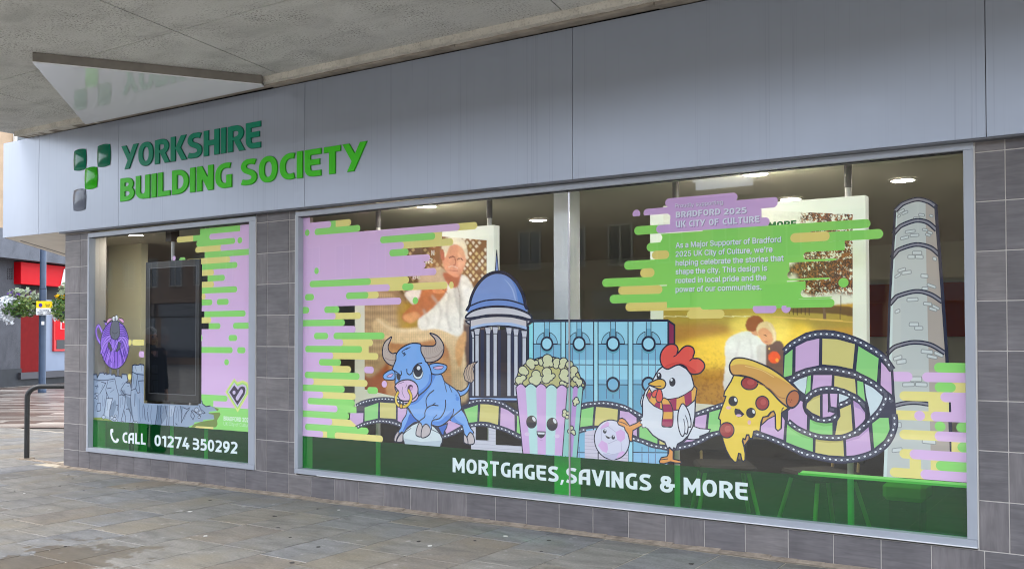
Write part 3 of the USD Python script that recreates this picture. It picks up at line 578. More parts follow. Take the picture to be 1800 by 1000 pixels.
def park_print(P):
    c = Canvas(P, (196, 152, 60)); X, Y = P[..., 0], P[..., 1]
    c.fill([(1150, 540), (1500, 545), (1500, 575), (1150, 575)], (176, 150, 64), 4)
    c.fill([(1150, 575), (1260, 570), (1300, 590), (1260, 610), (1150, 605)], (170, 118, 52), 7, .8)
    c.fill([(1180, 610), (1290, 585), (1420, 570), (1420, 640), (1300, 660), (1190, 650)], (246, 206, 70), 10, .95)
    c.fill([(1150, 660), (1400, 650), (1500, 720), (1150, 725)], (190, 138, 52), 8, .9)
    c.fill([(1290, 560), (1380, 560), (1380, 600), (1300, 600)], (255, 226, 110), 9, .7)
    n = c.noise(3.2, 3)*.7+c.noise(11, 8)*.3; gm = gaussian_filter((np.clip((n-.5)*7, 0, 1)*np.clip((Y-600)/90, 0, 1)), .5/c.px)[..., None]*.75; c.im = c.im*(1-gm)+np.array(srgb(150, 96, 40))*gm
    # white sky at the top with a spreading tree
    sky = Polygon([(1150, 330), (1510, 330), (1510, 532), (1440, 538), (1390, 536), (1150, 540)]); c.fill(None, (222, 220, 206), 2., shp=sky)
    n = c.noise(6, 11); n2 = c.noise(1.9, 17)
    shape = gaussian_filter(c.mask(Polygon([(1408, 372), (1440, 366), (1503, 372), (1503, 520), (1470, 515), (1430, 522), (1405, 512), (1398, 480), (1380, 490), (1384, 470), (1406, 455), (1404, 410)])), 3/c.px)
    tm = gaussian_filter((((n*.5+n2*.5) > (.475-.10*((Y > 455) & (Y < 505))))*shape).astype(float), .5/c.px)[..., None]
    tone = np.where((n2 > .56)[..., None], np.array(srgb(150, 92, 48)), np.array(srgb(72, 46, 34))); c.im = c.im*(1-tm)+tone*tm
    c.fill([(1385, 536), (1500, 540), (1500, 556), (1470, 552), (1385, 548)], (96, 66, 38), 1.5, .9)
    for k in range(9): c.line([(1388+k*7, 540), (1388+k*7, 552+(k % 3))], 1.3, (70, 46, 30), .6)
    c.line([(1448, 535), (1450, 561)], 5, (120, 92, 72), .8); c.line([(1478, 520), (1477, 560)], 1.5, (90, 66, 48), .6)
    c.line([(1340, 556), (1420, 560), (1500, 566)], 2., (224, 186, 96), 1.); c.line([(1166, 556), (1330, 556)], 1.5, (226, 216, 170), .6)
    c.fill([(1276, 602), (1296, 586), (1318, 583), (1340, 598), (1350, 612), (1348, 640), (1338, 690), (1285, 690), (1272, 680), (1275, 640)], (226, 226, 224), 1.5)
    c.fill([(1330, 610), (1350, 612), (1347, 650), (1336, 690), (1325, 690), (1334, 650)], (200, 192, 186), 2, .7)
    c.fill([(1318, 572), (1330, 578), (1334, 590), (1322, 586)], (224, 160, 120), 1.2)
    c.fill([(1311, 575), (1313, 562), (1325, 554), (1338, 558), (1343, 568), (1334, 576), (1326, 582), (1316, 582)], (150, 78, 40), 1.2)
    c.fill([(1347, 606), (1362, 598), (1376, 604), (1383, 640), (1380, 690), (1340, 690), (1346, 640)], (112, 84, 74), 1.5)
    c.fill([(1330, 576), (1340, 566), (1354, 567), (1363, 580), (1364, 596), (1356, 604), (1346, 600), (1334, 590)], (236, 206, 160), 1.2)
    c.fill([(1333, 582), (1344, 576), (1356, 586), (1358, 600), (1350, 606), (1338, 598)], (226, 160, 118), 1.2)
    for q_ in ([(1300, 600), (1292, 640), (1298, 680)], [(1318, 595), (1322, 630), (1316, 680)], [(1336, 606), (1332, 640), (1330, 680)]): c.line(q_, 3, (200, 198, 198), 2.5, .7)
    c.line([(1352, 570), (1360, 584), (1362, 598)], 3, (246, 226, 190), 1.2, .8); c.line([(1343, 588), (1347, 590)], 1.5, (120, 70, 50), .6); c.line([(1344, 600), (1349, 600)], 1.5, (190, 90, 80), .6)
    c.ell(1361, 628, 10.5, 10.5, (240, 92, 46), 1.2, .95); c.ell(1366, 633, 3, 3, (255, 170, 60), 1.); c.ell(1352, 613, 2, 2, (250, 210, 120), .8)
    c.grain(.14, 9, 5, (2.5, 1)); c.grain(.10, 2.4, 8); return c.im
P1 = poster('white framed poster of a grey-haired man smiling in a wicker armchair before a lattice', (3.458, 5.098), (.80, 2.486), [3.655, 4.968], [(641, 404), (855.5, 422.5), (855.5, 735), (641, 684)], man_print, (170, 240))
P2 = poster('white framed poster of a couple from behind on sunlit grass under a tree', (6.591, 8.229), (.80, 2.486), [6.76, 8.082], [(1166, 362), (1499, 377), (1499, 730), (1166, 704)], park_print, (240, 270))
def on_poster(t, text, x0, x1, py, h, mt, y=.417):
    za = atY((x0+x1)/2, py, y)[2]; zb = atY((x0+x1)/2, py-h, y)[2]
    g = unary_union([s for _, s in word(text, wx(x0, py, y), wx(x1, py, y), za, zb, .12, .24)]); part(t, 'lettering', flat(g, y), mt)
WH = mat('print_white', srgb(232, 232, 226, .9), .5, .3)
on_poster(P1, 'N', 758, 763.5, 449, 9, WH); on_poster(P1, 'UR', 742, 761, 463.5, 9.5, WH); on_poster(P1, 'BE', 725.5, 739, 490.5, 8, WH)
on_poster(P2, 'MORE', 1351, 1400, 400.5, 11.5, mat('print_green', srgb(62, 128, 76), .5, .3))
# switched-off display screen on two poles in the narrow window
SYs = .13
sc = thing('display_screen', 'tall switched-off display screen in a black frame behind the narrow window', 'screen', (1.03, SYs, .02))
sx0, sx1 = atY(256, 560, SYs)[0], atY(350, 560, SYs)[0]; sz0, sz1 = atY(350, 709, SYs)[2], atY(300, 458.5, SYs)[2]
fr = sbox(sx0, sz0, sx1, sz1).difference(sbox(sx0+.07, sz0+.085, sx1-.05, sz1-.07))
part(sc, 'bezel', slab_of(fr, SYs, SYs+.05), mat('bezel_black', (.012, .012, .013), .3, .5))
part(sc, 'bezel_lip', slab_of(sbox(sx0+.066, sz0+.081, sx1-.046, sz1-.066).difference(sbox(sx0+.072, sz0+.087, sx1-.052, sz1-.072)), SYs-.003, SYs-.0005), mat('lip_grey', (.16, .16, .17), .3))
part(sc, 'dark_glass', slab_of(sbox(sx0+.069, sz0+.084, sx1-.049, sz1-.069), SYs+.012, SYs+.03), mat('screen_glass', (.004, .005, .007), .03, .35))
part(sc, 'case', cbx(sx0+.01, sx1-.01, SYs+.051, SYs+.13, sz0+.01, sz1-.01, .004), BLACK)
for a in (304, 364):
    xp = atY(a, 440, SYs+.16)[0]; q = part(sc, 'pole', tube([(xp, SYs+.16, .02), (xp, SYs+.16, CEIL)], .02, 16), mat('satin_pole', (.62, .63, .64), .4, .5), True)
    if a == 304: part(q, 'clamp', cbx(xp-.05, xp+.05, SYs+.10, SYs+.21, atY(304, 425, SYs+.16)[2], CEIL-.005, .005), BLACK)
# a desk and two chairs dimly seen through the green band
def leg(a, b, r=.011): return tube([a, b], r, 8)
def chair(x, y, rot, lab):
    t = thing('visitor_chair', lab, 'chair', (x, y, .02)); R_ = trimesh.transformations.rotation_matrix(rot, (0, 0, 1)); T_ = trimesh.transformations.translation_matrix((x, y, .02))
    fab = mat('chair_fabric', srgb(58, 56, 54), .8, .2); wood = mat('chair_leg', srgb(190, 165, 120), .5)
    def put(n, mm, mt, sm=False): mm.apply_transform(R_); mm.apply_transform(T_); part(t, n, mm, mt, sm)
    put('seat', cbx(-.23, .23, -.22, .22, .40, .46, .02), fab); put('backrest', cbx(-.22, .22, .20, .25, .52, .86, .02), fab)
    for sx in (-1, 1):
        put('leg', leg((sx*.17, -.15, .40), (sx*.25, -.24, 0), .016), wood, True); put('leg', leg((sx*.17, .17, .40), (sx*.24, .27, 0), .016), wood, True)
        put('back_post', leg((sx*.16, .21, .43), (sx*.16, .225, .6), .012), wood, True)
chair(6.95, 1.05, .5, 'dark chair with splayed pale legs under the poster of the couple'); chair(7.75, 1.0, -.7, 'dark chair with splayed pale legs nearest the chimney sticker')
dk = thing('low_stool', 'squat green padded stool at the right end of the long window', 'stool', (8.35, .9, .02))
part(dk, 'seat', cbx(8.24, 8.53, .78, 1.07, .33, .46, .03), mat('stool_fabric', srgb(150, 160, 60), .8, .2)); part(dk, 'plinth', bx(8.28, 8.49, .82, 1.03, .02, .329), BLACK)

# ------------------------------------------------------------ printed vinyl on the glass (flat film just behind the panes)
VY = .0535
def Z(x0, y0, s):
    """reads points measured on an enlarged crop of the photograph"""
    return lambda pts: [(x0+a/s, y0+b/s) for a, b in pts]
PXID = lambda pts: pts
def pl(pts): return [tuple(atY(a, b, VY)[[0, 2]]) for a, b in pts]
def xat(px, zz):
    y0, y1 = 400., 800.; 
    z0, z1 = atY(px, y0, VY)[2], atY(px, y1, VY)[2]
    py = y0+(zz-z0)/(z1-z0)*(y1-y0); return atY(px, py, VY)[0]
INK = (38, 40, 62)
ITEMS = []       # painter's order: (thing, part name, colour, shape)
class Sticker:
    def __init__(s, name, label, px, group=None, cat_='sticker'):
        p = atY(px[0], px[1], VY); s.t = thing(name, label, cat_, p, group); s.f = PXID
    def at(s, f): s.f = f; return s
    def raw(s, name, col, g): ITEMS.append((s.t, name, col, g)); return g
    def poly(s, name, col, pts, line=0., smooth=True, n=6, ink=INK):
        P = pl(s.f(pts)); P = spline(P, True, n) if smooth else P
        g = Polygon(P).buffer(0); s.raw(name, col, g)
        if line: s.raw('outline', ink, g.exterior.buffer(line/2) if g.geom_type == 'Polygon' else g.boundary.buffer(line/2))
        return g
    def hole(s, pts, smooth=False):
        P = pl(s.f(pts)); ITEMS.append((None, None, None, Polygon(spline(P, True) if smooth else P).buffer(0)))
    def line(s, pts, w=.008, col=INK, name='outline', smooth=True, cap='round'):
        P = pl(s.f(pts)); P = spline(P, False, 6) if smooth else P
        return s.raw(name, col, LineString(P).buffer(w/2, cap_style=cap))
    def ell(s, name, col, c, a, b, line=0., rot=0.):
        P = [(c[0]+a*math.cos(t)*math.cos(rot)-b*math.sin(t)*math.sin(rot), c[1]+a*math.cos(t)*math.sin(rot)+b*math.sin(t)*math.cos(rot)) for t in np.linspace(0, 2*math.pi, 26)[:-1]]
        return s.poly(name, col, P, line, False)
    def circ(s, name, col, c, r, line=0.):
        p = pl(s.f([c]))[0]; g = Point(p).buffer(r, 14); s.raw(name, col, g)
        if line: s.raw('outline', INK, g.exterior.buffer(line/2))
        return g
PINK, GRN, YEL = (227, 189, 229), (150, 224, 116), (238, 224, 138)
CN = {'p': ('pink_bar', PINK), 'g': ('green_bar', GRN), 'y': ('yellow_bar', YEL)}
PITCH = .0614
def bars(st, rows, z0, xl=None, xr=None):
    """rows: {row: 'c:px0>px1 ...'} left to right measurements in photograph pixels; '[' or ']' means cut square at the frame"""
    for k, segs in rows.items():
        za, zb = z0+k*PITCH, z0+(k+1)*PITCH; r = PITCH/2
        for sgm in segs:
            c, a, b = sgm[0], sgm[1], sgm[2]
            ca, cb = a == '[', b == ']'
            xa = xl if ca else xat(a, (za+zb)/2); xb = xr if cb else xat(b, (za+zb)/2)
            flags = sgm[3] if len(sgm) > 3 else ''
            if xb-xa < 2*r:
                if not ca and not cb and 'q' not in flags:
                    g = affinity.scale(Point((xa+xb)/2, (za+zb)/2).buffer(1), max((xb-xa)/2, .02), r); st.raw(*CN[c], g); continue
            sh = [sbox(xa+(0 if ca or 'L' in flags else r), za, xb-(0 if cb or 'R' in flags else r), zb)]
            if not (ca or 'L' in flags): sh.append(Point(xa+r, (za+zb)/2).buffer(r, 10))
            if not (cb or 'R' in flags): sh.append(Point(xb-r, (za+zb)/2).buffer(r, 10))
            st.raw(*CN[c], unary_union(sh))
W2L, W2R, W2B, W2T = 3.128, 8.912, .266, 2.658
W1L, W1R, W1B, W1T = -.247, 2.452, .255, 2.656
def lx(X): return 520+X/8.
# --- left bar panel of the long window
A = Sticker('bar_mural', 'pink, green and yellow pixel-bar mural filling the left end of the long window', (560, 560), cat_='window sticker')
zA = .5675
R = {}
def R_(k, *segs): R[k] = list(segs)
R_(0, ('y', lx(340), lx(470)), ('g', lx(440), lx(560), 'LR'), ('y', lx(545), lx(1225)), ('p', '[', lx(385)))
R_(1, ('p', '[', lx(180), 'R'), ('g', lx(130), lx(1022)))
R_(2, ('y', lx(440), lx(852)), ('p', '[', lx(512)))
R_(3, ('g', '[', lx(750)))
R_(4, ('y', lx(820), lx(1180), 'R'), ('g', lx(500), lx(880)), ('p', '[', lx(586)))
R_(5, ('p', '[', lx(220), 'R'), ('g', lx(165), lx(830)))
R_(6, ('y', lx(320), lx(842)), ('p', '[', lx(385)))
R_(7, ('g', '[', lx(688)), ('g', lx(1005), lx(1155)))
R_(8, ('y', lx(180), lx(1008)), ('p', '[', lx(252)), ('p', lx(1208), lx(1282)))
R_(9, ('p', '[', lx(180), 'R'), ('g', lx(125), lx(897)))
R_(10, ('y', lx(450), lx(775)), ('p', '[', lx(522)), ('p', lx(960), lx(1097)))
R_(11, ('p', '[', lx(400), 'R'), ('g', lx(325), lx(635)))
R_(12, ('y', lx(450), lx(1160)), ('p', '[', lx(526)))
R_(13, ('y', lx(860), lx(1025), 'R'), ('p', '[', lx(180), 'R'), ('g', lx(130), lx(932)))
R_(14, ('y', lx(590), lx(1085)), ('p', '[', lx(665)))
R_(15, ('p', '[', lx(620), 'R'), ('g', lx(255), lx(455)), ('g', lx(530), lx(1247)))
R_(16, ('p', '[', lx(840)))
R_(17, ('g', '[', lx(690)))
R_(18, ('y', lx(480), lx(915)), ('p', '[', lx(560)))
R_(19, ('p', '[', lx(470), 'R'), ('g', '[', lx(188)), ('g', lx(400), lx(612)))
R_(20, ('p', '[', lx(1482)), ('g', lx(1642), lx(1720)))
R_(21, ('p', '[', lx(800), 'R'), ('g', lx(128), lx(256)), ('y', lx(940), lx(1166)), ('g', lx(705), lx(1020)))
R_(22, ('y', lx(1240), 786.5), ('p', '[', lx(1322)), ('g', lx(1495), lx(1655)), ('y', 789.5, 797.5))
R_(23, ('p', '[', lx(260), 'R'), ('y', lx(960), 719), ('g', lx(195), lx(1056)))
R_(24, ('p', '[', 767))
R_(25, ('p', '[', 748), ('g', lx(260), lx(322)))
R_(26, ('p', '[', 756))
R_(27, ('p', '[', 700, 'R'), ('g', lx(1315), 718))
R_(28, ('y', 700, 797), ('p', '[', lx(1520)))
R_(29, ('p', '[', 690, 'R'), ('y', 750, 777, 'R'), ('g', lx(1185), 765))
R_(30, ('y', 795, 839), ('p', '[', 808))
R_(31, ('p', '[', lx(340), 'R'), ('g', lx(128), lx(192)), ('g', lx(265), lx(906)))
R_(32, ('y', lx(520), lx(778)), ('g', lx(440), lx(560), 'R'), ('p', '[', lx(497)))
bars(A, R, zA, W2L, W2R)
A.raw('pink_bar', PINK, sbox(W2L, zA+33*PITCH, xat(545, 2.62), 2.655))

# --- right bar panel, drawn over the chimney later
def bars_right(st):
    zB = atY(1660, 844.5, VY)[2]
    bars(st, {11: [('g', 1642, ']')], 10: [('p', 1563, 1604), ('p', 1621, ']')], 9: [('y', 1674, ']', 'L'), ('g', 1643, 1680)], 8: [('y', 1581, 1690, 'R'), ('p', 1653, ']')],
              7: [('y', 1632, 1668, 'LR'), ('p', 1672, ']', 'L')], 6: [('y', 1530, 1660, 'R'), ('p', 1607, 1626), ('p', 1636, ']')], 5: [('g', 1643, 1662), ('g', 1681, ']')],
              4: [('y', 1581, 1680, 'R'), ('p', 1643, ']')], 3: [('y', 1672.5, 1692, 'LR'), ('g', 1683, ']')], 2: [('y', 1581, 1640, 'R'), ('p', 1599, ']')],
              1: [('y', 1599, 1619, 'LR'), ('y', 1636, 1660, 'LR'), ('g', 1645, ']')], 0: [('y', 1564, 1650, 'R'), ('p', 1618, ']')]}, zB, W2L, W2R)

# --- notice panel
N = Sticker('notice_sticker', 'green and lilac notice with white writing in front of the tree poster', (1270, 450), cat_='window sticker')
f1 = Z(1050, 330, 6.667); f2 = Z(1280, 340, 6.667); f3 = Z(1050, 440, 6.667); f4 = Z(1280, 440, 6.667)
LIL, NG, NY = (210, 170, 220), (142, 216, 98), (230, 210, 118)
def cap(f, name, col, x0, x1, y0, y1, cut=''):
    """a horizontal lozenge measured on a crop: left and right end, top and bottom at its left end"""
    a = f([(x0, (y0+y1)/2)])[0]; zt = atY(*f([(x0, y0)])[0], VY)[2]; zb = atY(*f([(x0, y1)])[0], VY)[2]
    xa = xat(a[0], (zt+zb)/2); xb = xat(f([(x1, 0)])[0][0], (zt+zb)/2); r = (zt-zb)/2
    sh = [sbox(xa+(0 if 'L' in cut else min(r, (xb-xa)/2)), zb, xb-(0 if 'R' in cut else min(r, (xb-xa)/2)), zt)]
    for e, q in (('L', xa+min(r, (xb-xa)/2)), ('R', xb-min(r, (xb-xa)/2))):
        if e not in cut: sh.append(affinity.scale(Point(q, (zt+zb)/2).buffer(1, 10), min(r, (xb-xa)/2), r))
    return N.raw(name, col, unary_union(sh))
N.at(f1); xe = 1050
lil = [cap(f1, 'lilac_bar', LIL, 795, 1642, 130, 232), cap(f1, 'lilac_dot', LIL, 413, 502, 262, 362), cap(f1, 'lilac_bar', LIL, 542, 2112, 252, 352), cap(f1, 'lilac_bar', LIL, 850, 1925, 332, 440, 'LR'),
       cap(f1, 'lilac_bar', LIL, 690, 2020, 440, 536)]
N.hole(f2([(395, 0)]) and [(1338, 374), (1343, 366.5), (1358, 365), (1358, 381), (1343, 381.5)]) if False else None
cap(f1, 'green_bar', NG, 432, 800, 456, 556, 'R')
cap(f1, 'lilac_bar', LIL, 690, 2020, 440, 536)
cap(f2, 'green_bar', NG, -300, 1668, 430, 525, 'L')
G_ = [(1164, 406), (1352, 396), (1480, 388), (1480, 404), (1467, 404), (1467, 440)]
cap(f1, 'green_bar', NG, 740, 2500, 542, 650, 'LR'); cap(f1, 'green_bar', NG, 578, 3350, 650, 750); cap(f1, 'green_bar', NG, 680, 2900, 745, 850, 'LR')
cap(f1, 'green_bar', NG, 314, 3460, 860, 962) if False else cap(f3, 'green_bar', NG, 314, 2820, 126, 230)
cap(f3, 'green_bar', NG, 620, 2250, 216, 326, 'LR'); cap(f3, 'green_bar', NG, 58, 2740, 332, 430); cap(f3, 'green_bar', NG, 700, 2440, 420, 520, 'LR'); cap(f3, 'green_bar', NG, 145, 2772, 522, 622)
cap(f3, 'green_bar', NG, 1200, 2780, 600, 694, 'L'); cap(f4, 'green_dot', NG, 1292, 1410, 326, 436)
for (f, a, b, c, d, e) in ((f1, 640, 842, 742, 842, ''), (f3, 502, 670, 214, 318, ''), (f3, 245, 762, 424, 522, ''), (f3, 330, 1300, 616, 714, 'R'), (f3, 1052, 1490, 700, 802, ''), (f2, 728, 1190, 470, 580, '')): cap(f, 'yellow_bar', NY, a, b, c, d, e)
cap(f3, 'green_bar', NG, 1205, 2780, 600, 694)
cap(f4, 'lilac_bar', LIL, 288, 566, 630, 738); cap(f4, 'lilac_dot', LIL, 624, 732, 622, 734)
def fillpx(name, col, a, b, y0, y1):
    zt, zb = atY(a, y0, VY)[2], atY(a, y1, VY)[2]; N.raw(name, col, sbox(xat(a, (zt+zb)/2), zb, xat(b, (zt+zb)/2), zt))
fillpx('lilac_field', LIL, 1179, 1290, 352, 407); fillpx('lilac_field', LIL, 1289, 1337, 360, 400)
fillpx('green_field', NG, 1172, 1383, 414, 541); fillpx('green_field', NG, 1382, 1404, 395, 437); fillpx('green_field', NG, 1382, 1404, 520, 540)
def pill(f, x0, x1, y0, y1):
    cap(f, 'gap', NG, x0, x1, y0, y1); g = ITEMS.pop()[3]; ITEMS.append((None, None, None, g))
pill(f1, 330, 856, 344, 440); pill(f1, 560, 760, 548, 648); pill(f2, 390, 900, 186, 272)
pill(f4, 880, 1480, 22, 112); pill(f4, 692, 1500, 245, 336); pill(f4, 850, 1500, 458, 552)
cap(f4, 'green_dot', NG, 1292, 1410, 326, 436)
for (f, a, b, c, d, e) in ((f1, 640, 842, 742, 842, ''), (f3, 502, 670, 214, 318, ''), (f3, 245, 762, 424, 522, ''), (f2, 728, 1190, 470, 580, '')): cap(f, 'yellow_bar', NY, a, b, c, d, e)
cap(f2, 'lilac_bar', LIL, -100, 582, 98, 176)
TXT = (222, 224, 238); SH = (150, 126, 168)
def small_text(st, text, p0, x1, cap_px, col, bold=True, shadow=None):
    """text starting at photograph pixel p0 (baseline), reaching column x1"""
    m_ = meshkit.text_mesh(text, 1.0, .01, bold); v = np.array(m_.vertices); f = np.array(m_.faces)
    keep = np.where((v[f][:, :, 2] > .009).all(1) | (v[f][:, :, 2] < .001).all(1))[0]
    top = f[(v[f][:, :, 2] > .009).all(1)]
    x0 = atY(p0[0], p0[1], VY); zb = x0[2]; zt = atY(p0[0], p0[1]-cap_px, VY)[2]; xe = xat(x1, zb)
    W = v[:, 0].max()-v[:, 0].min(); tris = []
    for t in top:
        q = [((v[i, 0]-v[:, 0].min())/W*(xe-x0[0])+x0[0], zb+v[i, 1]*(zt-zb)) for i in t]; tris.append(Polygon(q))
    g = unary_union([t.buffer(0) for t in tris if t.area > 1e-12])
    if shadow: st.raw('text_shadow', shadow, affinity.translate(g, .004, -.004))
    st.raw('writing', col, g)
def brand_text(st, text, x0, x1, yb, cap_px, col, w=.2, shadow=None, gap=.115, name='writing'):
    zb = atY(x0, yb, VY)[2]; zt = atY(x0, yb-cap_px, VY)[2]
    g = unary_union([s for _, s in word(text, xat(x0, zb), xat(x1, zb), zb, zt, gap, w)])
    if shadow: st.raw('text_shadow', shadow, affinity.translate(g, .005, -.005))
    st.raw(name, col, g); return g
small_text(N, 'Proudly supporting', (1187, 365.5), 1270.5, 7.0, TXT, False, SH)
def btl(y0, cap_, ws, sh):
    for t, a, b in ws: brand_text(N, t, a, b, y0(a), cap_, TXT, .2, sh)
btl(lambda x: 383-(x-1188)*.062, 10.6, [('BRADFORD', 1188, 1266), ('2025', 1272, 1312)], SH)
btl(lambda x: 400-(x-1188)*.060, 11.2, [('UK', 1188, 1205), ('CITY', 1211, 1239), ('OF', 1246, 1263), ('CULTURE', 1270, 1335)], SH)
GSH = (112, 168, 104)
for k, (tx, xe_) in enumerate((('As a Major Supporter of Bradford', 1373), ('2025 UK City of Culture, we\'re', 1358), ('helping celebrate the stories that', 1377.5), ('shape the city. This design is', 1348.5), ('rooted in local pride and the', 1347), ('power of our communities.', 1338.5))):
    small_text(N, tx, (1187.6, 435.8+15.55*k-(k > 2)*.4), xe_, 9.2, TXT, True, GSH)

# --- chimney
K = Sticker('chimney_sticker', 'tall grey mill chimney with dark hoops at the right end of the long window', (1610, 800), cat_='window sticker')
CG, CS, CH = (198, 201, 196), (180, 168, 157), (214, 226, 220)
edgeL = [(1573, 372), (1571.5, 412), (1568.5, 453), (1563.5, 535), (1561, 622), (1557, 720), (1553, 838)]; edgeR = [(1645, 363), (1648, 405), (1652, 452), (1658, 535), (1664, 620), (1669, 720), (1675, 842)]
topA = Z(1530, 330, 10)([(440, 400), (520, 320), (600, 270), (700, 225), (820, 205), (920, 215), (1000, 240), (1080, 285), (1150, 335)])
K.poly('shaft', CG, edgeL[::-1]+topA[1:-1]+edgeR, 0, False)
K.poly('shaded_side', CS, [(1627, 352), (1636, 355), (1645, 363)]+edgeR[1:]+[(1637, 842), (1632, 620), (1630, 535), (1628, 450)], 0, False)
K.poly('light_edge', CH, edgeL+[(1558.5, 838), (1563, 720), (1568, 622), (1570, 535), (1573, 453), (1576, 412), (1577, 368)], 0, False)
BO = (150, 154, 152); BF = (212, 216, 214)
for (bx_, by_, w_, h_, sl) in ((1584, 371.5, 12, 4.5, -.5), (1590.5, 374, 11, 4.5, -.4), (1580, 380, 7, 4, -.6), (1620, 378, 11, 4.5, .1), (1611.5, 384, 12, 4.5, 0), (1637, 379.5, 7, 4, .3), (1600, 407, 18, 5, -.15), (1590, 418, 15, 5, -.25), (1607.5, 413.5, 16, 5, -.05),
        (1626, 404, 10, 4, .15), (1635, 409, 9, 4, .3), (1631.5, 413, 10, 4, .3), (1612, 444.5, 17, 6, 0), (1602, 451.5, 13, 6, 0), (1616, 451.5, 14, 6, .05), (1643, 455, 7, 6, .3), (1585, 474.5, 14, 5, -.3), (1593.5, 479, 17, 6, -.15), (1578, 484.5, 11, 5, -.6), (1625, 485, 13, 6.5, .1),
        (1637.5, 502.5, 16, 5, .35), (1626, 507, 11, 5.5, .0), (1604, 526.5, 20, 6, -.05), (1630.5, 534, 15, 5.5, .1), (1645, 540, 13, 5, .5), (1640, 543.5, 14, 5, .3), (1577.5, 547, 9, 6, -.4), (1606.5, 570, 17, 6.5, 0), (1615, 576.5, 15, 6, 0), (1629.5, 618, 21, 6.5, .1), (1650, 622.5, 16, 6, .4), (1638.5, 627, 18, 5.5, .2),
        (1578, 629, 15, 6.5, -.3), (1584.5, 635.5, 17, 7.5, -.15), (1610.5, 666, 20, 8.5, 0), (1597, 675.5, 21, 7, -.03), (1619.5, 675.5, 21, 7, .04), (1580, 746.5, 9, 9, 0), (1633, 776, 24, 7, .1), (1577, 790.5, 18, 7, -.12)):
    P = [(bx_-w_/2+.5, by_-h_/2-sl*w_/2), (bx_+w_/2-.5, by_-h_/2+sl*w_/2), (bx_+w_/2, by_+h_/2+sl*w_/2), (bx_-w_/2, by_+h_/2-sl*w_/2)]
    g = Polygon(pl(P)).buffer(-.006).buffer(.006); K.raw('brick_print', BF, g); K.raw('brick_outline', BO, g.exterior.buffer(.0028))
for k, (f, arc) in enumerate(((Z(1530, 330, 10), [(435, 410), (520, 325), (600, 270), (820, 205), (1000, 240), (1090, 290), (1160, 345)]), (Z(1530, 330, 10), [(400, 820), (470, 735), (560, 660), (800, 578), (1000, 610), (1165, 745)]), (Z(1530, 420, 10), [(375, 335), (440, 250), (520, 180), (800, 100), (1050, 150), (1215, 285)]),
              (Z(1530, 510, 10), [(335, 255), (420, 155), (500, 95), (800, 20), (1050, 70), (1265, 205)]), (Z(1530, 600, 10), [(295, 225), (370, 140), (480, 75), (760, 15), (1050, 55), (1315, 205)]), (Z(1530, 690, 10), [(380, 240), (430, 225), (600, 185), (800, 172), (1042, 205)]))):
    K.at(f).line(arc, .030, INK, 'hoop', cap='flat'); K.line(arc, .013, (138, 136, 146), 'hoop', cap='flat')
K.at(PXID)
K.line(edgeL[:6]+[(1556.5, 735)], .016, INK, 'outline', False); K.line(edgeR, .020, INK, 'outline', False)
BRr = Sticker('bar_mural', 'green, lilac and yellow pixel bars over the foot of the chimney at the right end', (1660, 740), cat_='window sticker')
bars_right(BRr)
LG_ = Sticker('ledge_sticker', 'bright green ledge strip across the foot of the chimney sticker', (1550, 845), cat_='window sticker')
zt_, zm_, zb_ = atY(1450, 829.5, VY)[2], atY(1450, 833.8, VY)[2], atY(1450, 842.5, VY)[2]
xg0 = xat(1403, zm_)
LG_.raw('ledge_face', (66, 176, 58), sbox(xg0, zb_, W2R, zm_)); LG_.raw('ledge_top', (128, 212, 104), Polygon([(xg0+.012, zm_), (W2R, zm_), (W2R, zt_), (xg0+.03, zt_)]))

# --- glass fronted building
B = Sticker('glass_building_sticker', 'pale blue glass-fronted building with round windows, behind the popcorn', (1060, 800), cat_='window sticker')
LB, MB, DB, CY = (160, 214, 232), (132, 188, 214), (112, 172, 200), (150, 224, 232)
B.at(PXID); B.poly('roof_edge', INK, [(929, 565), (934, 561.5), (1174, 561), (1187, 570), (1187, 640), (1174, 640)], 0, False)
B.poly('maroon_side', (146, 44, 84), [(1176.5, 567), (1184, 572), (1184, 612), (1176.5, 612)], 0, False)
B.poly('facade', LB, [(937, 566.5), (1174, 565), (1174, 818), (1112, 812), (937, 798)], 0, False); B.poly('corner_light', CY, [(929.5, 572), (937, 566.5), (937, 650), (929.5, 650)], 0, False)
for y0, y1, c in ((604.5, 632, MB), (640, 666, LB), (666, 676, MB), (676, 720, DB), (720, 818, MB), (795, 818, (150, 196, 226))): B.poly('glazing', c, [(938, y0), (1174, y0+.6), (1174, y1+.6), (938, y1)], 0, False)
for x0, x1 in ((986, 994), (1043.5, 1051), (1104.5, 1112.5)): B.poly('mullion', (168, 222, 236), [(x0, 566), (x1, 566), (x1, 820), (x0, 816)], 0, False)
for xx in (937.5, 986, 994.3, 1043.5, 1051.3, 1104, 1112.5, 1174): B.line([(xx, 565), (xx, 650 if xx < 940 else 822)], .009, INK, 'outline', False)
for (x0, x1) in ((938, 986), (994, 1043), (1051, 1104), (1112, 1174)):
    for y in (604.5, 640.5, 675.5, 794.5): B.line([(x0, y), (x1, y+.7)], .0065, INK, 'outline', False)
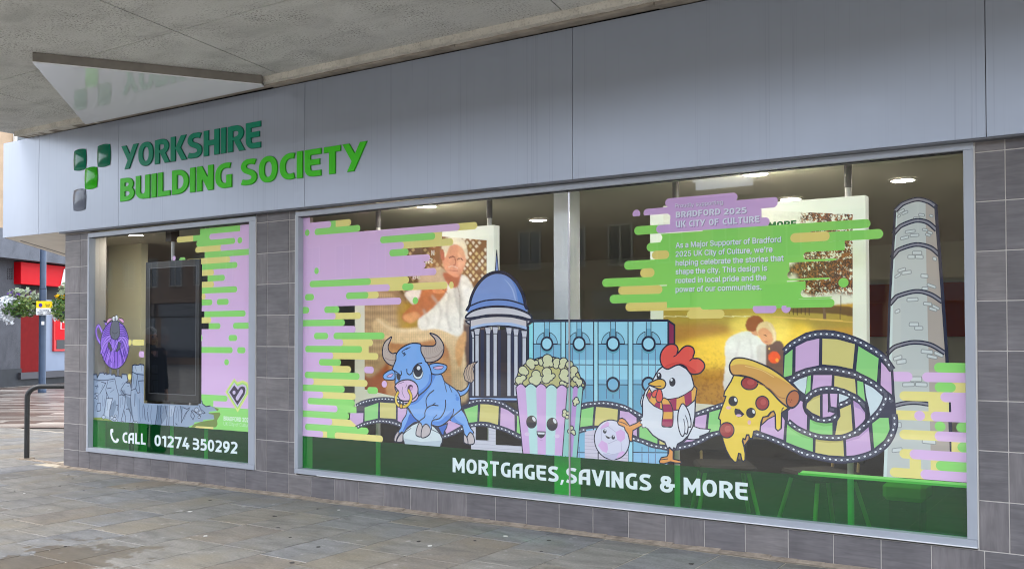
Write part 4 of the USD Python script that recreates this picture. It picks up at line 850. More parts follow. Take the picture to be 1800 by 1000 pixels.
for k, xc in enumerate((961.3, 1018, 1077.5, 1140)):
    B.poly('light_shaft', (146, 200, 222), [(xc-4, 566), (xc+4.3, 566), (xc+4.3, 592), (xc-4, 592)], 0, False); B.poly('light_shaft', DB, [(xc-4, 577.5), (xc+4.3, 577.5), (xc+4.3, 592), (xc-4, 592)], 0, False)
    B.line([(xc-4, 566), (xc-4, 594)], .006, INK, 'outline', False); B.line([(xc+4.3, 566), (xc+4.3, 594)], .006, INK, 'outline', False)
    p = pl([(xc, 604)])[0]; half = [(p[0]+.098*math.cos(t), p[1]+.093*math.sin(t)) for t in np.linspace(0, math.pi, 20)]
    gg = Polygon(half).difference(sbox(p[0]-.028, p[1]+.01, p[0]+.028, p[1]+.2)); B.raw('arch', (138, 192, 216), gg); B.raw('outline', INK, gg.exterior.buffer(.0028))
    for dx in (-11.5, 0, 11.8):
        B.line([(xc+dx, 606), (xc+dx, 640)], .0045, (92, 60, 104), 'glazing_bar', False); B.line([(xc+dx, 643), (xc+dx, 700)], .0045, (92, 60, 104), 'glazing_bar', False); B.line([(xc+dx, 785), (xc+dx, 793)], .0045, (92, 60, 104), 'glazing_bar', False); B.line([(xc+dx, 797), (xc+dx, 822)], .0045, (92, 60, 104), 'glazing_bar', False)
    for yc, c in ((604, (168, 218, 236)), (675.5, (128, 184, 214))):
        B.circ('round_window_shadow', (104, 168, 186), (xc, yc+3.2), .060); B.circ('round_window_rim', INK, (xc, yc), .059); B.circ('round_window', c, (xc, yc), .043)
B.poly('plain_block', (212, 204, 218), [(1028, 758), (1052, 754), (1104, 762), (1104, 812), (1028, 806)], 0, False)
for k in range(7): B.line([(1028, 764+k*6.3), (1104, 768+k*6.3)], .003, (170, 162, 182), 'panel_line', False)
B.line([(1051.5, 756), (1051.5, 812)], .009, INK, 'outline', False)

# --- domed tower
D = Sticker('domed_tower_sticker', 'blue domed tower on pale columns beside the poster of the man', (880, 700), cat_='window sticker')
d1, d2 = Z(800, 430, 8), Z(800, 550, 8)
D.at(d2).poly('dark_core', (58, 50, 58), [(200, 235), (1032, 235), (1030, 1185), (195, 1185)], 0, False)
for a in (195, 360, 490, 600, 790, 890): D.poly('deep_shade', (48, 52, 78), [(a, 240), (a+45, 240), (a+45, 1168), (a, 1168)], 0, False)
for x0, x1, c0, c1, yt in ((240, 268, 222, 262, 250), (282, 335, 262, 352, 212), (437, 490, 416, 506, 200), (538, 590, 520, 610, 192), (730, 783, 710, 802, 202), (828, 883, 815, 898, 218), (945, 1000, 928, 1016, 245)):
    D.poly('column', (204, 204, 214), [(x0, yt+95), (x1, yt+95), (x1, 1168), (x0, 1168)], .005, False); D.poly('capital', (206, 204, 214), [(c0, yt), (c1, yt+4), (x1+4, yt+100), (x0-2, yt+100)], .007, False)
D.line([(205, 200), (200, 1170)], .014, INK, 'outline', False); D.line([(1030, 200), (1030, 1170)], .016, INK, 'outline', False)
D.poly('plinth', INK, [(195, 1165), (1035, 1185), (1035, 1260), (195, 1240)], 0, False); D.poly('plinth_strip', (160, 186, 232), [(205, 1190), (870, 1200), (870, 1225), (205, 1215)], 0, False)
D.at(PXID); D.poly('stone_base', (208, 206, 216), [(828, 730), (917, 735), (918, 797.5), (828, 789)], 0, False)
for k in range(8): D.line([(828, 742+k*6.2), (917, 747.5+k*6.2)], .0025, (170, 168, 184), 'course_line', False)
D.at(Z(660, 670, 8)); D.hole([(1410, 560), (1590, 570), (1590, 832), (1410, 822)]); D.hole([(1692, 570), (2060, 580), (2060, 910), (1692, 890)])
D.at(d1).poly('spire', (134, 152, 208), [(585, 78), (563, 388), (612, 388)], .008, False)
dome = D.poly('dome', (136, 160, 214), [(190, 955), (203, 850), (228, 740), (280, 620), (350, 520), (430, 445), (520, 400), (600, 388), (690, 400), (780, 450), (860, 530), (925, 640), (965, 740), (985, 850), (993, 950), (600, 940)])
D.poly('dome_shade', (98, 140, 210), [(690, 420), (790, 500), (850, 620), (880, 760), (900, 930), (985, 940), (970, 800), (930, 660), (860, 540), (780, 455)]); D.poly('dome_streak', (168, 188, 228), [(685, 480), (760, 545), (820, 640), (855, 770), (838, 770), (800, 640), (745, 550)])
D.poly('dome_band', (122, 152, 214), [(212, 865), (330, 815), (450, 788), (600, 778), (750, 788), (870, 818), (980, 858), (985, 930), (820, 880), (600, 862), (380, 885), (212, 930)], 0, True)
D.line([(212, 862), (330, 812), (450, 783), (600, 772), (750, 782), (870, 812), (982, 852)], .012); D.raw('outline', INK, dome.exterior.buffer(.014).intersection(sbox(-9, atY(850, 546, VY)[2], 20, 9)))
D.at(d2); rim_ = D.poly('rim', (214, 210, 216), [(158, 75), (165, 30), (250, -30), (400, -75), (600, -92), (800, -75), (950, -30), (1060, 30), (1065, 95), (920, 58), (760, 34), (600, 28), (450, 34), (300, 60)], .018)
D.poly('rim_foot', (216, 212, 220), [(150, 110), (215, 100), (215, 165), (160, 130)], .014, False); D.poly('rim_foot', (216, 212, 220), [(1010, 100), (1060, 105), (1050, 135), (1010, 165)], .014, False)
D.poly('drum', (214, 206, 208), [(212, 95), (400, 55), (600, 42), (800, 52), (1010, 100), (1012, 240), (900, 208), (760, 184), (600, 176), (450, 184), (320, 207), (212, 237)], .014, False)
D.poly('drum_shade', (176, 196, 230), [(220, 192), (400, 148), (600, 128), (800, 138), (1005, 190), (1005, 232), (900, 200), (760, 177), (600, 169), (450, 177), (320, 200), (220, 230)], 0, False)

# --- film strip
Fm = Sticker('film_strip_sticker', 'long wavy strip of pastel cinema film curling into a big spiral at its right end', (1450, 700), cat_='window sticker')
TAPE, TG, DOT = (54, 56, 78), (92, 94, 110), (236, 238, 244)
FP, FG, FY, FW = (214, 178, 216), (150, 214, 132), (218, 206, 130), (214, 226, 230)
b1, b2, p2, c2, q2, g6, h7, z4, z5 = Z(660, 570, 8), Z(660, 670, 8), Z(880, 700, 8), Z(1080, 700, 8), Z(1230, 700, 8), Z(1360, 570, 8), Z(1360, 690, 8), Z(520, 610, 8), Z(520, 710, 8)
Fm.at(PXID)
top1 = z4([(850, 825), (900, 795), (960, 770), (1100, 738), (1250, 727), (1400, 745)])+[(715, 711), (740, 722), (770, 730), (795, 724)]+b2([(1215, 345), (1300, 310), (1400, 280), (1550, 268), (1700, 288), (1800, 322)])+p2([(100, 120), (200, 180)])+[(930, 735), (970, 740), (1000, 728)]+p2([(1150, 100), (1300, 75), (1450, 65), (1600, 85), (1750, 125)])+c2([(100, 110), (200, 152), (300, 206), (380, 247)])+[(1150, 741), (1180, 744), (1205, 737)]+c2([(1150, 225), (1280, 175), (1400, 132), (1500, 97)])+[(1290, 706), (1310, 707)]
bot1 = z5([(860, 322), (960, 282), (1080, 252), (1200, 238), (1330, 252), (1460, 296)])+[(715, 757), (735, 766), (760, 771)]+b2([(960, 775), (1060, 745), (1180, 685), (1260, 648), (1330, 622), (1400, 610), (1500, 603), (1600, 620), (1700, 645), (1800, 672)])+p2([(100, 457), (200, 507), (270, 543)])+[(950, 776), (985, 772)]+p2([(1115, 457), (1200, 436), (1350, 417)])+[(1070, 755), (1095, 763)]+c2([(260, 562), (400, 606), (520, 656), (650, 681), (760, 700), (900, 692), (1050, 660), (1200, 600), (1320, 537), (1450, 490)])+[(1290, 757)]+q2([(770, 497), (900, 531), (1050, 586), (1200, 656), (1350, 727), (1500, 786), (1650, 822)])
film_end = [(1420, 740), (1400, 700), (1350, 690)]
Fm.poly('film_back', TAPE, top1+film_end+bot1[::-1], 0, False)
def frame(col, pts, sh=True): Fm.poly('film_frame', col, pts, 0, False)
frame(FP, z5([(765, 125), (950, 125), (945, 250), (850, 300), (760, 215)])); frame(FG, [(641, 716), (665, 707.5), (664, 735), (641, 740)]); frame(FY, [(668, 707), (696, 708.5), (696, 736), (668, 734)]); frame(FP, [(699.5, 710), (722, 722), (730, 740), (720, 750), (699, 739)])
frame(FP, [(775, 742), (800, 730), (810, 748), (785, 762)]); frame(FG, b2([(1245, 395), (1440, 330), (1430, 565), (1315, 580)])); frame(FY, b2([(1475, 320), (1600, 325), (1735, 352), (1722, 610), (1590, 570), (1460, 560)])); frame(FP, b2([(1762, 365), (1800, 380)])+p2([(100, 165), (195, 235), (200, 460), (100, 415), (0, 380)])+b2([(1752, 625)])); frame(FG, p2([(232, 240), (275, 270), (275, 500), (228, 475)]))
frame(FG, p2([(1140, 155), (1308, 118), (1290, 378), (1115, 402)])); frame(FY, p2([(1342, 118), (1500, 130), (1650, 155), (1640, 300), (1560, 380), (1320, 380)])); frame(FP, p2([(1680, 170), (1750, 185)])+c2([(200, 190), (310, 270), (318, 530), (200, 480), (70, 420)])+p2([(1670, 380)])); frame(FG, c2([(352, 380), (480, 430), (605, 570), (603, 635), (480, 590), (352, 548)])); frame(FY, c2([(635, 590), (720, 640), (720, 650), (632, 640)]))
frame(FP, c2([(980, 615), (1040, 560), (1120, 560), (1140, 260), (1300, 222), (1280, 420), (1200, 560), (1090, 600)])); frame(FG, c2([(1335, 195), (1490, 150), (1500, 430), (1480, 445), (1310, 480)]))
# spiral
sil = g6([(135, 400), (170, 320), (230, 255), (330, 180), (450, 115), (600, 80), (720, 75), (850, 85), (1000, 120), (1150, 170), (1300, 245), (1450, 335), (1560, 420), (1640, 520), (1680, 610)])+h7([(1690, -200), (1700, 0), (1722, 250), (1728, 420), (1690, 590), (1620, 710), (1520, 810), (1400, 880), (1200, 945), (1000, 970), (820, 955), (620, 920), (420, 855), (200, 775), (0, 690), (-200, 610), (-300, 560), (-280, 300), (0, 150), (100, -100)])+g6([(130, 700)])
Fm.poly('film_back', TAPE, sil, 0, False)
for col, pts in ((FG, [(157, 435), (265, 350), (258, 710), (140, 745)]), (FP, [(310, 315), (470, 235), (640, 198), (635, 575), (450, 612), (305, 668)]), (FY, [(685, 198), (900, 212), (1143, 278), (1110, 625), (900, 582), (680, 560)]), (FG, [(1192, 305), (1475, 475), (1450, 812), (1158, 650)]), (FP, [(1512, 530), (1648, 672), (1662, 985), (1505, 860)]),
                 (FW, [(275, 820), (360, 770), (468, 732), (455, 880), (435, 975), (350, 910)]), (FG, [(478, 728), (525, 715), (515, 930), (445, 990)]), (FP, [(560, 712), (820, 712), (812, 862), (700, 875), (540, 925)]), (FY, [(855, 718), (1142, 770), (1160, 980), (1000, 905), (850, 870)]), (FG, [(1175, 790), (1258, 812), (1272, 960), (1290, 1085), (1180, 985)]), (FW, [(1280, 832), (1450, 915), (1530, 990), (1530, 1060), (1490, 1150), (1360, 1290), (1340, 1160), (1300, 1000)])):
    frame(col, g6(pts))
for col, pts in ((FP, [(205, 255), (370, 110), (415, 130), (430, 220), (470, 310), (465, 538), (330, 482), (200, 392)]), (FG, [(510, 372), (600, 412), (740, 432), (825, 418), (825, 590), (650, 580), (505, 540)]), (FY, [(900, 395), (940, 330), (930, 230), (1085, 162), (1110, 550), (980, 588), (865, 590)]), (FP, [(1120, 108), (1200, 160), (1285, 280), (1285, 385), (1150, 510)]), (FY, [(650, 28), (560, 65), (470, 150), (460, 212), (540, 280), (652, 330)]), (FP, [(690, 20), (765, 12), (772, 200), (775, 265), (858, 290), (800, 330), (690, 345)]), (FP, [(792, 12), (895, 15), (885, 205), (805, 190)]), (FW, [(918, 12), (1065, 62), (1000, 105), (918, 135)]),
                 (FG, [(190, 425), (330, 512), (552, 622), (550, 828), (350, 760), (175, 690)]), (FY, [(592, 642), (780, 660), (975, 652), (990, 890), (780, 878), (585, 840)]), (FP, [(1015, 652), (1200, 602), (1335, 482), (1370, 820), (1200, 872), (1025, 886)]), (FG, [(1385, 432), (1490, 352), (1615, 352), (1630, 520), (1560, 660), (1412, 780)]), (FP, [(-75, 200), (100, 300), (155, 390), (135, 660), (0, 610), (-180, 545), (-175, 400)])):
    frame(col, h7(pts))
for col, pts in (((132, 196, 112), [(190, 425), (330, 512), (552, 622), (552, 660), (400, 620), (240, 520), (188, 450)]), ((196, 182, 106), [(592, 642), (780, 660), (975, 652), (977, 690), (780, 705), (590, 680)]), ((192, 156, 200), [(1015, 652), (1200, 602), (1335, 482), (1338, 520), (1200, 640), (1017, 690)]), ((132, 196, 112), [(510, 372), (600, 412), (740, 432), (825, 418), (825, 460), (700, 470), (560, 430)]), ((196, 182, 106), [(655, 28), (560, 65), (470, 150), (560, 95), (650, 60)]), ((190, 154, 202), [(1120, 108), (1200, 160), (1285, 280), (1285, 310), (1220, 230), (1140, 200)])): Fm.poly('frame_shade', col, h7(pts), 0, False)
def tape(pts, w=.036, closed=False, dots=True):
    P = spline(pl(pts), closed, 8); L = LineString(np.vstack([P, P[:1]]) if closed else P)
    Fm.raw('tape', TAPE, L.buffer(w/2, cap_style='flat')); Fm.raw('tape_core', TG, L.buffer(w*.27, cap_style='flat'))
    if dots:
        n = int(L.length/.038); ds = []; dk = []
        for k in range(n):
            p = L.interpolate((k+.5)*.038); q = L.interpolate((k+.5)*.038+.004); a = math.degrees(math.atan2(q.y-p.y, q.x-p.x))
            e = affinity.rotate(affinity.scale(Point(p).buffer(1, 5), .0085, .0062), a); ds.append(e); dk.append(affinity.rotate(affinity.scale(Point(p).buffer(1, 5), .0125, .0105), a))
        Fm.raw('sprocket_shade', TAPE, unary_union(dk)); Fm.raw('sprocket_holes', DOT, unary_union(ds))
tape(top1[:11]); tape(top1[11:]); tape(bot1[:26]); tape(bot1[26:])
tape(g6([(150, 385), (230, 300), (330, 235), (450, 178), (600, 140), (750, 136), (900, 152), (1050, 190), (1170, 232), (1300, 298), (1450, 392), (1560, 485), (1640, 600), (1670, 640)]), .046)
tape(g6([(190, 815), (300, 738), (400, 686), (500, 655), (650, 628), (800, 632), (1000, 666), (1150, 710), (1300, 778), (1430, 856), (1540, 950), (1600, 1010)])+h7([(1670, 130)]), .046)
tape(q2([(1400, 745), (1500, 786)])+h7([(500, 868), (650, 905), (830, 937), (1000, 943), (1200, 914), (1400, 848), (1550, 745), (1640, 625), (1690, 490), (1700, 400), (1690, 300)]), .046)
tape(h7([(200, 400), (330, 500), (480, 570), (620, 615), (780, 632), (930, 632), (1060, 598), (1180, 535), (1290, 440), (1370, 380), (1440, 320), (1530, 190), (1575, 80), (1570, 0)]), .040)
tape(h7([(520, 320), (600, 370), (690, 388), (780, 382), (850, 350), (890, 320)]), .034); tape(h7([(440, 100), (500, 40), (560, -10), (650, -45), (760, -60), (880, -50), (1000, -5), (1120, 60), (1200, 110), (1290, 200)]), .034)
tape(h7([(910, 175), (1000, 150), (1080, 100)]), .032); tape(h7([(780, 228), (850, 240)]), .030)
Fm.at(h7).line([(430, 90), (425, 190), (460, 280), (530, 340)], .018); Fm.line([(1300, 180), (1325, 260), (1310, 360), (1270, 430)], .020); Fm.line([(770, 10), (775, 200), (770, 265)], .010); Fm.line([(905, 200), (905, 320)], .014)

# --- rugby ball and bull
Rb = Sticker('rugby_ball_sticker', 'pale grey rugby ball under the front hoof of the blue bull', (745, 770), cat_='window sticker')
Rb.at(b2); Rb.poly('ball', (216, 226, 228), [(610, 570), (520, 610), (430, 680), (385, 740), (390, 820), (415, 885), (905, 920), (940, 850), (940, 800), (900, 720), (830, 640), (760, 590), (690, 568)], .011, False); Rb.poly('ball_shade', (192, 204, 212), [(400, 800), (640, 850), (930, 830), (905, 918), (415, 883)], 0, False)
Rb.line([(390, 745), (430, 705), (500, 658)], .006); Rb.line([(800, 680), (880, 720), (935, 760)], .006)
Bu = Sticker('bull_sticker', 'angry blue cartoon bull with a gold nose ring and one hoof on the rugby ball', (760, 740), cat_='window sticker')
BL, BD, BDD, HF = (132, 178, 236), (94, 146, 222), (66, 116, 204), (202, 190, 190)
Bu.at(b1); Bu.poly('tail', BL, [(1150, 925), (1200, 938), (1260, 908), (1300, 860), (1315, 818), (1328, 830), (1318, 900), (1280, 960), (1230, 995), (1160, 1010)], .010)
Bu.poly('tail_tuft', (196, 172, 152), [(1325, 815), (1260, 785), (1240, 700), (1262, 620), (1300, 570), (1370, 535), (1440, 520), (1395, 562), (1370, 622), (1388, 700), (1392, 770), (1360, 815)], .008, False)
for pts in ([(1300, 580), (1280, 680), (1310, 790)], [(1340, 560), (1310, 680), (1335, 800)], [(1380, 545), (1345, 660), (1360, 790)]): Bu.line(pts, .004)
Bu.at(b2); Bu.poly('far_hind_leg', BDD, [(880, 640), (1012, 590), (1000, 650), (970, 700), (955, 762), (930, 740), (900, 680)], .010, False)
Bu.poly('left_front_leg', BL, [(450, 380), (490, 440), (600, 550), (540, 580), (450, 650), (400, 720), (370, 710), (330, 742), (325, 700), (360, 640), (375, 560), (430, 470)], .010); Bu.poly('leg_shade', BDD, [(495, 450), (590, 550), (530, 575), (460, 625), (395, 705), (385, 690), (440, 570)])
Bu.poly('hoof', HF, [(320, 700), (330, 740), (300, 800), (290, 845), (262, 830), (278, 755)], .010); Bu.poly('hoof', HF, [(330, 768), (382, 722), (385, 790), (375, 848), (300, 846)], .010)
Bu.poly('hind_leg', BL, [(1205, 390), (1250, 450), (1290, 530), (1310, 600), (1340, 660), (1380, 710), (1370, 748), (1330, 715), (1290, 785), (1250, 740), (1235, 680), (1220, 620), (1150, 590), (1080, 555), (1040, 540), (1060, 400)], .010, False)
Bu.poly('leg_shade', BD, [(1110, 410), (1120, 520), (1230, 600), (1240, 620), (1150, 588), (1060, 548)])
Bu.poly('hoof', HF, [(1290, 785), (1330, 718), (1370, 748), (1392, 820), (1386, 870), (1350, 886), (1300, 875)], .010); Bu.poly('hoof', HF, [(1246, 745), (1286, 790), (1300, 876), (1250, 862), (1240, 810)], .010)
Bu.poly('body', BL, [(560, 250), (700, 80), (790, -80), (920, -98), (970, 0), (1030, 45), (1110, 100), (1160, 150), (1192, 220), (1200, 320), (1205, 390), (1100, 480), (1030, 545), (960, 600), (880, 632), (800, 612), (700, 560), (610, 556), (540, 500), (480, 400), (450, 350), (480, 290)], .010)
Bu.poly('belly_shade', BD, [(1095, 400), (1080, 470), (1000, 560), (880, 615), (800, 600), (790, 560), (900, 560), (1000, 480)]); Bu.poly('neck_shade', BD, [(800, -95), (850, -95), (780, 60), (700, 180), (600, 290), (500, 330), (520, 290), (620, 200), (740, 60)])
Bu.poly('right_front_leg', BL, [(720, 385), (760, 340), (830, 320), (940, 330), (985, 380), (960, 440), (920, 510), (870, 545), (800, 548), (785, 590), (790, 680), (760, 640), (700, 598), (650, 622), (615, 570), (690, 510), (695, 440)]); 
Bu.line([(880, 340), (800, 335), (725, 375), (695, 440), (690, 500), (615, 565), (650, 620)], .010); Bu.line([(985, 265), (985, 350), (960, 440), (900, 520), (810, 545), (785, 600), (790, 680)], .010); Bu.line([(820, 125), (750, 185), (712, 265), (725, 370)], .010); Bu.line([(840, 305), (800, 335)], .008); Bu.line([(1100, 390), (1090, 455), (1050, 522)], .009); Bu.line([(970, 20), (1000, 145)], .007); Bu.line([(1030, 50), (1075, 150)], .007); Bu.line([(865, 470), (815, 520)], .006)
Bu.poly('hoof', HF, [(620, 578), (655, 625), (655, 700), (640, 775), (590, 768), (568, 740), (585, 650)], .010); Bu.poly('hoof', HF, [(645, 782), (655, 660), (705, 600), (752, 630), (775, 690), (755, 748), (700, 785)], .010)
Bu.circ('spot', BD, (1135, 195), .010); Bu.circ('spot', BD, (1152, 242), .019)
Bu.at(b1)
Bu.poly('ear', BL, [(750, 575), (830, 545), (920, 550), (1000, 580), (992, 640), (930, 690), (850, 705), (795, 690), (770, 640)], .010); Bu.poly('inner_ear', (226, 184, 218), [(812, 605), (900, 585), (955, 588), (930, 625), (860, 632)], .005)
Bu.poly('ear', BL, [(268, 640), (200, 645), (130, 690), (107, 730), (130, 772), (220, 782), (272, 762)], .010); Bu.poly('inner_ear', (226, 184, 218), [(160, 735), (200, 703), (250, 690), (218, 738)], .005)
Bu.poly('horn', (196, 178, 168), [(290, 495), (282, 570), (230, 578), (160, 540), (110, 470), (98, 390), (110, 300), (150, 230), (225, 175), (205, 240), (180, 300), (190, 370), (240, 408), (300, 405)], .011)
Bu.poly('head', BL, [(640, 290), (590, 266), (500, 268), (400, 310), (330, 365), (290, 430), (285, 500), (250, 590), (240, 635), (270, 665), (278, 760), (285, 850), (400, 980), (560, 1020), (640, 975), (720, 905), (775, 830), (790, 720), (770, 620), (735, 550), (690, 480), (650, 390)], .012)
Bu.poly('cheek_shade', BD, [(785, 720), (770, 830), (700, 910), (610, 985), (600, 950), (690, 880), (745, 800), (760, 700)])
Bu.poly('horn', (196, 178, 168), [(650, 302), (740, 306), (820, 300), (850, 262), (830, 200), (765, 125), (860, 155), (930, 230), (962, 320), (945, 420), (890, 490), (800, 530), (715, 530), (690, 480), (648, 400), (638, 345)], .012)
for pts in ([(668, 460), (760, 470), (870, 440), (950, 350)], [(135, 470), (200, 500), (275, 500)]): Bu.line(pts, .004, (130, 106, 104), 'horn_line')
for k in range(9): Bu.line([(700+k*24, 320-2*k), (690+k*30, 440-4*k-k*k)], .0022, (150, 128, 122), 'horn_line')
for k in range(7): Bu.line([(150+k*18, 330+k*14), (118+k*24, 350+k*24)], .0022, (150, 128, 122), 'horn_line')
Bu.ell('eye_white', (224, 230, 232), (598, 690), 70, 82, .006); Bu.ell('pupil', (52, 52, 62), (598, 650), 60, 90); Bu.ell('eye_glint', (226, 228, 232), (606, 613), 25, 29)
Bu.poly('brow', BL, [(500, 690), (520, 620), (570, 565), (620, 545), (560, 540), (470, 600)]); Bu.line([(650, 543), (590, 556), (540, 610), (512, 678), (480, 706), (445, 682), (440, 630)], .010)
Bu.poly('eye_white', (224, 228, 220), [(288, 690), (305, 760), (335, 795), (352, 740), (352, 712)], .005, False); Bu.poly('pupil', (52, 52, 62), [(298, 692), (350, 712), (345, 770), (325, 785), (302, 745)], 0, False); Bu.line([(245, 640), (300, 672), (350, 712), (366, 695), (360, 655)], .010)
Bu.line([(488, 322), (440, 338), (400, 362), (370, 385), (388, 410), (412, 394), (395, 425), (425, 418), (398, 445)], .007, smooth=False); Bu.line([(438, 352), (462, 330)], .006)
Bu.poly('chin', (226, 190, 222), [(580, 930), (604, 1000), (572, 1062), (500, 1095), (420, 1105), (390, 1085), (480, 1040)], .009)
Bu.poly('muzzle', (226, 192, 224), [(272, 870), (330, 805), (420, 778), (500, 784), (570, 830), (598, 900), (590, 970), (560, 1020), (500, 1062), (420, 1076), (350, 1060), (318, 1010), (297, 950)], .012)
Bu.ell('nostril', (92, 46, 84), (488, 890), 34, 42, .004, .5); Bu.ell('nostril_light', (206, 156, 200), (503, 900), 22, 28); Bu.line([(282, 880), (300, 910), (322, 932)], .012); Bu.line([(380, 880), (375, 950), (410, 1030)], .004); Bu.line([(440, 845), (425, 885)], .004); Bu.line([(320, 835), (400, 808)], .004)
ring = [(315, 158), (288, 220), (292, 290), (330, 340), (390, 356), (450, 332), (493, 270), (500, 200), (468, 128)]
Bu.at(b2); Bu.line(ring, .034); Bu.line(ring, .022, (232, 196, 66), 'nose_ring'); Bu.line(ring[1:5], .006, (246, 228, 140), 'ring_shine'); Bu.ell('ring_bead', (232, 180, 60), (362, 347), 22, 34, .008)

# --- popcorn
Po = Sticker('popcorn_sticker', 'smiling pink and mint striped popcorn tub in front of the blue glass building', (965, 800), cat_='window sticker')
a1 = Z(880, 610, 8); MI, PI_ = (190, 224, 220), (216, 178, 222); MS, PS = (150, 206, 196), (192, 152, 210); CRN, CRS = (216, 216, 176), (198, 192, 132)
Po.at(a1); Po.poly('corn_bed', CRS, [(215, 480), (260, 330), (370, 220), (640, 130), (900, 190), (1060, 300), (1140, 480), (1140, 560), (560, 560), (225, 530)], .010)
def kern(cs):
    g = unary_union([Polygon(pl(a1([(x+r*math.cos(t), y+r*math.sin(t)) for t in np.linspace(0, 2*math.pi, 22)[:-1]]))) for x, y, r in cs]).buffer(0); Po.raw('popcorn_kernel', CRN, g); Po.raw('outline', INK, g.boundary.buffer(.0042))
for cs in ([(420, 222, 64), (500, 218, 36), (440, 270, 45)], [(560, 192, 34), (572, 228, 34)], [(658, 172, 72), (712, 240, 40), (640, 250, 48)], [(792, 208, 58), (780, 260, 42)], [(886, 205, 58), (860, 270, 45)], [(968, 245, 54), (985, 310, 40)], [(1030, 322, 58), (1010, 400, 48)], [(312, 325, 62), (352, 352, 44), (330, 420, 40)], [(262, 462, 58), (315, 430, 42), (270, 500, 40)], [(1105, 490, 48), (1052, 450, 40), (1110, 545, 30)],
           [(498, 382, 62), (450, 462, 54), (555, 445, 44), (500, 480, 60)], [(650, 352, 68), (640, 450, 62), (735, 402, 34), (700, 430, 40)], [(898, 360, 62), (865, 405, 45), (945, 455, 50), (890, 440, 44)], [(862, 505, 34), (905, 522, 30)]): kern(cs)
xs_t = [220, 350, 500, 640, 790, 935]; xs_b = [315, 412, 522, 635, 760, 868]; yb = [770, 776, 783, 790, 797, 804]
tub = []
for k in range(5):
    c = (PI_, MI)[k % 2]; ta, tb = xs_t[k], xs_t[k+1]; yT = 560+(k*4 if k > 2 else 0)
    top = [(ta+(tb-ta)*t, yT-48*math.sin(math.pi*t)) for t in np.linspace(0, 1, 9)]
    P = a1(top)+p2([(xs_b[k+1], yb[k+1]), (xs_b[k], yb[k])]); Po.at(PXID).poly('stripe', c, P, 0, False); tub.append(Po.f(P)); Po.line(a1(top), .010)
sxt = [938, 1018, 1088, 1158]; sxb = [868, 950, 1008, 1075]; syb = [804, 815, 822, 829]
for k in range(3):
    c = (MS, PS)[k % 2]; ta, tb = sxt[k], sxt[k+1]; top = [(ta+(tb-ta)*t, 572-30*math.sin(math.pi*t)) for t in np.linspace(0, 1, 7)]
    Po.poly('side_stripe', c, a1(top)+p2([(sxb[k+1], syb[k+1]), (sxb[k], syb[k])]), 0, False); Po.line(a1(top), .009)
Po.line(a1([(215, 565)])+p2([(312, 770)]), .010, smooth=False); Po.line(a1([(938, 565)])+p2([(868, 806)]), .008, smooth=False); Po.line(a1([(1158, 560)])+p2([(1075, 830)]), .009, smooth=False)
for cs in ([(1065, 730, 28), (1040, 760, 28), (1080, 770, 28), (1045, 800, 24)], [(900, 905, 30), (945, 930, 26), (895, 950, 30), (935, 980, 26)], [(995, 1135, 30), (970, 1180, 30), (1020, 1190, 30), (1035, 1215, 20)]): kern(cs)
Po.at(p2); Po.ell('eye', (44, 44, 52), (435, 330), 76, 92); Po.ell('eye', (44, 44, 52), (725, 362), 78, 94); Po.ell('eye_glint', (226, 228, 232), (468, 290), 20, 36, 0, -.5); Po.ell('eye_glint', (226, 228, 232), (760, 317), 20, 38, 0, -.5)
Po.poly('mouth', (48, 44, 56), [(505, 458), (634, 463), (628, 505), (608, 540), (570, 560), (530, 542), (510, 505)], 0, False); Po.poly('teeth', (232, 234, 238), [(516, 475), (622, 478), (616, 503), (526, 501)], 0, False); Po.ell('cheek', (226, 204, 230), (372, 500), 36, 27); Po.ell('cheek', (226, 204, 230), (795, 528), 36, 28); Po.line([(558, 590), (588, 592)], .004, (180, 140, 190))

# --- football and chicken
Fo = Sticker('football_sticker', 'white and pink smiling football being kicked by the chicken', (1076, 790), cat_='window sticker')
Fo.at(p2); fb_ = Fo.circ('ball', (218, 216, 232), (1562, 580), .150, .009)
for pts in ([(1395, 432), (1420, 385), (1500, 325), (1532, 342), (1520, 390)], [(1618, 470), (1690, 435), (1748, 470), (1752, 560), (1690, 612), (1638, 580)], [(1368, 660), (1420, 585), (1500, 632), (1512, 710), (1490, 765), (1430, 740)], [(1598, 845), (1640, 770), (1720, 738), (1775, 770), (1700, 850), (1620, 866)]):
    g = Polygon(pl(Fo.f(pts))).intersection(fb_.buffer(-.006)); Fo.raw('pink_patch', (220, 178, 222), g)
Fo.poly('lower_shade', (196, 192, 216), [(1440, 770), (1560, 790), (1660, 760), (1600, 862), (1500, 835)])
for pts in ([(1420, 430), (1420, 585)], [(1420, 430), (1510, 390), (1618, 470)], [(1512, 635), (1638, 580)], [(1692, 612), (1705, 740)], [(1490, 765), (1600, 790)]): Fo.line(pts, .003, (168, 160, 190), 'seam', False)
Fo.ell('eye', (48, 48, 58), (1465, 462), 25, 31); Fo.ell('eye', (48, 48, 58), (1583, 545), 25, 31); Fo.ell('eye_glint', (226, 226, 232), (1470, 448), 10, 12); Fo.ell('eye_glint', (226, 226, 232), (1588, 531), 10, 12); Fo.poly('mouth', (58, 48, 60), [(1480, 515), (1545, 542), (1520, 566), (1488, 548)]); Fo.line([(1490, 520), (1535, 540)], .006, (232, 232, 236), 'teeth')
Ch = Sticker('chicken_sticker', 'white cartoon chicken with a red comb and a striped scarf kicking the football', (1185, 750), cat_='window sticker')
c1 = Z(1080, 590, 8); WHT, ORG, RED = (224, 226, 232), (234, 160, 84), (232, 92, 80)
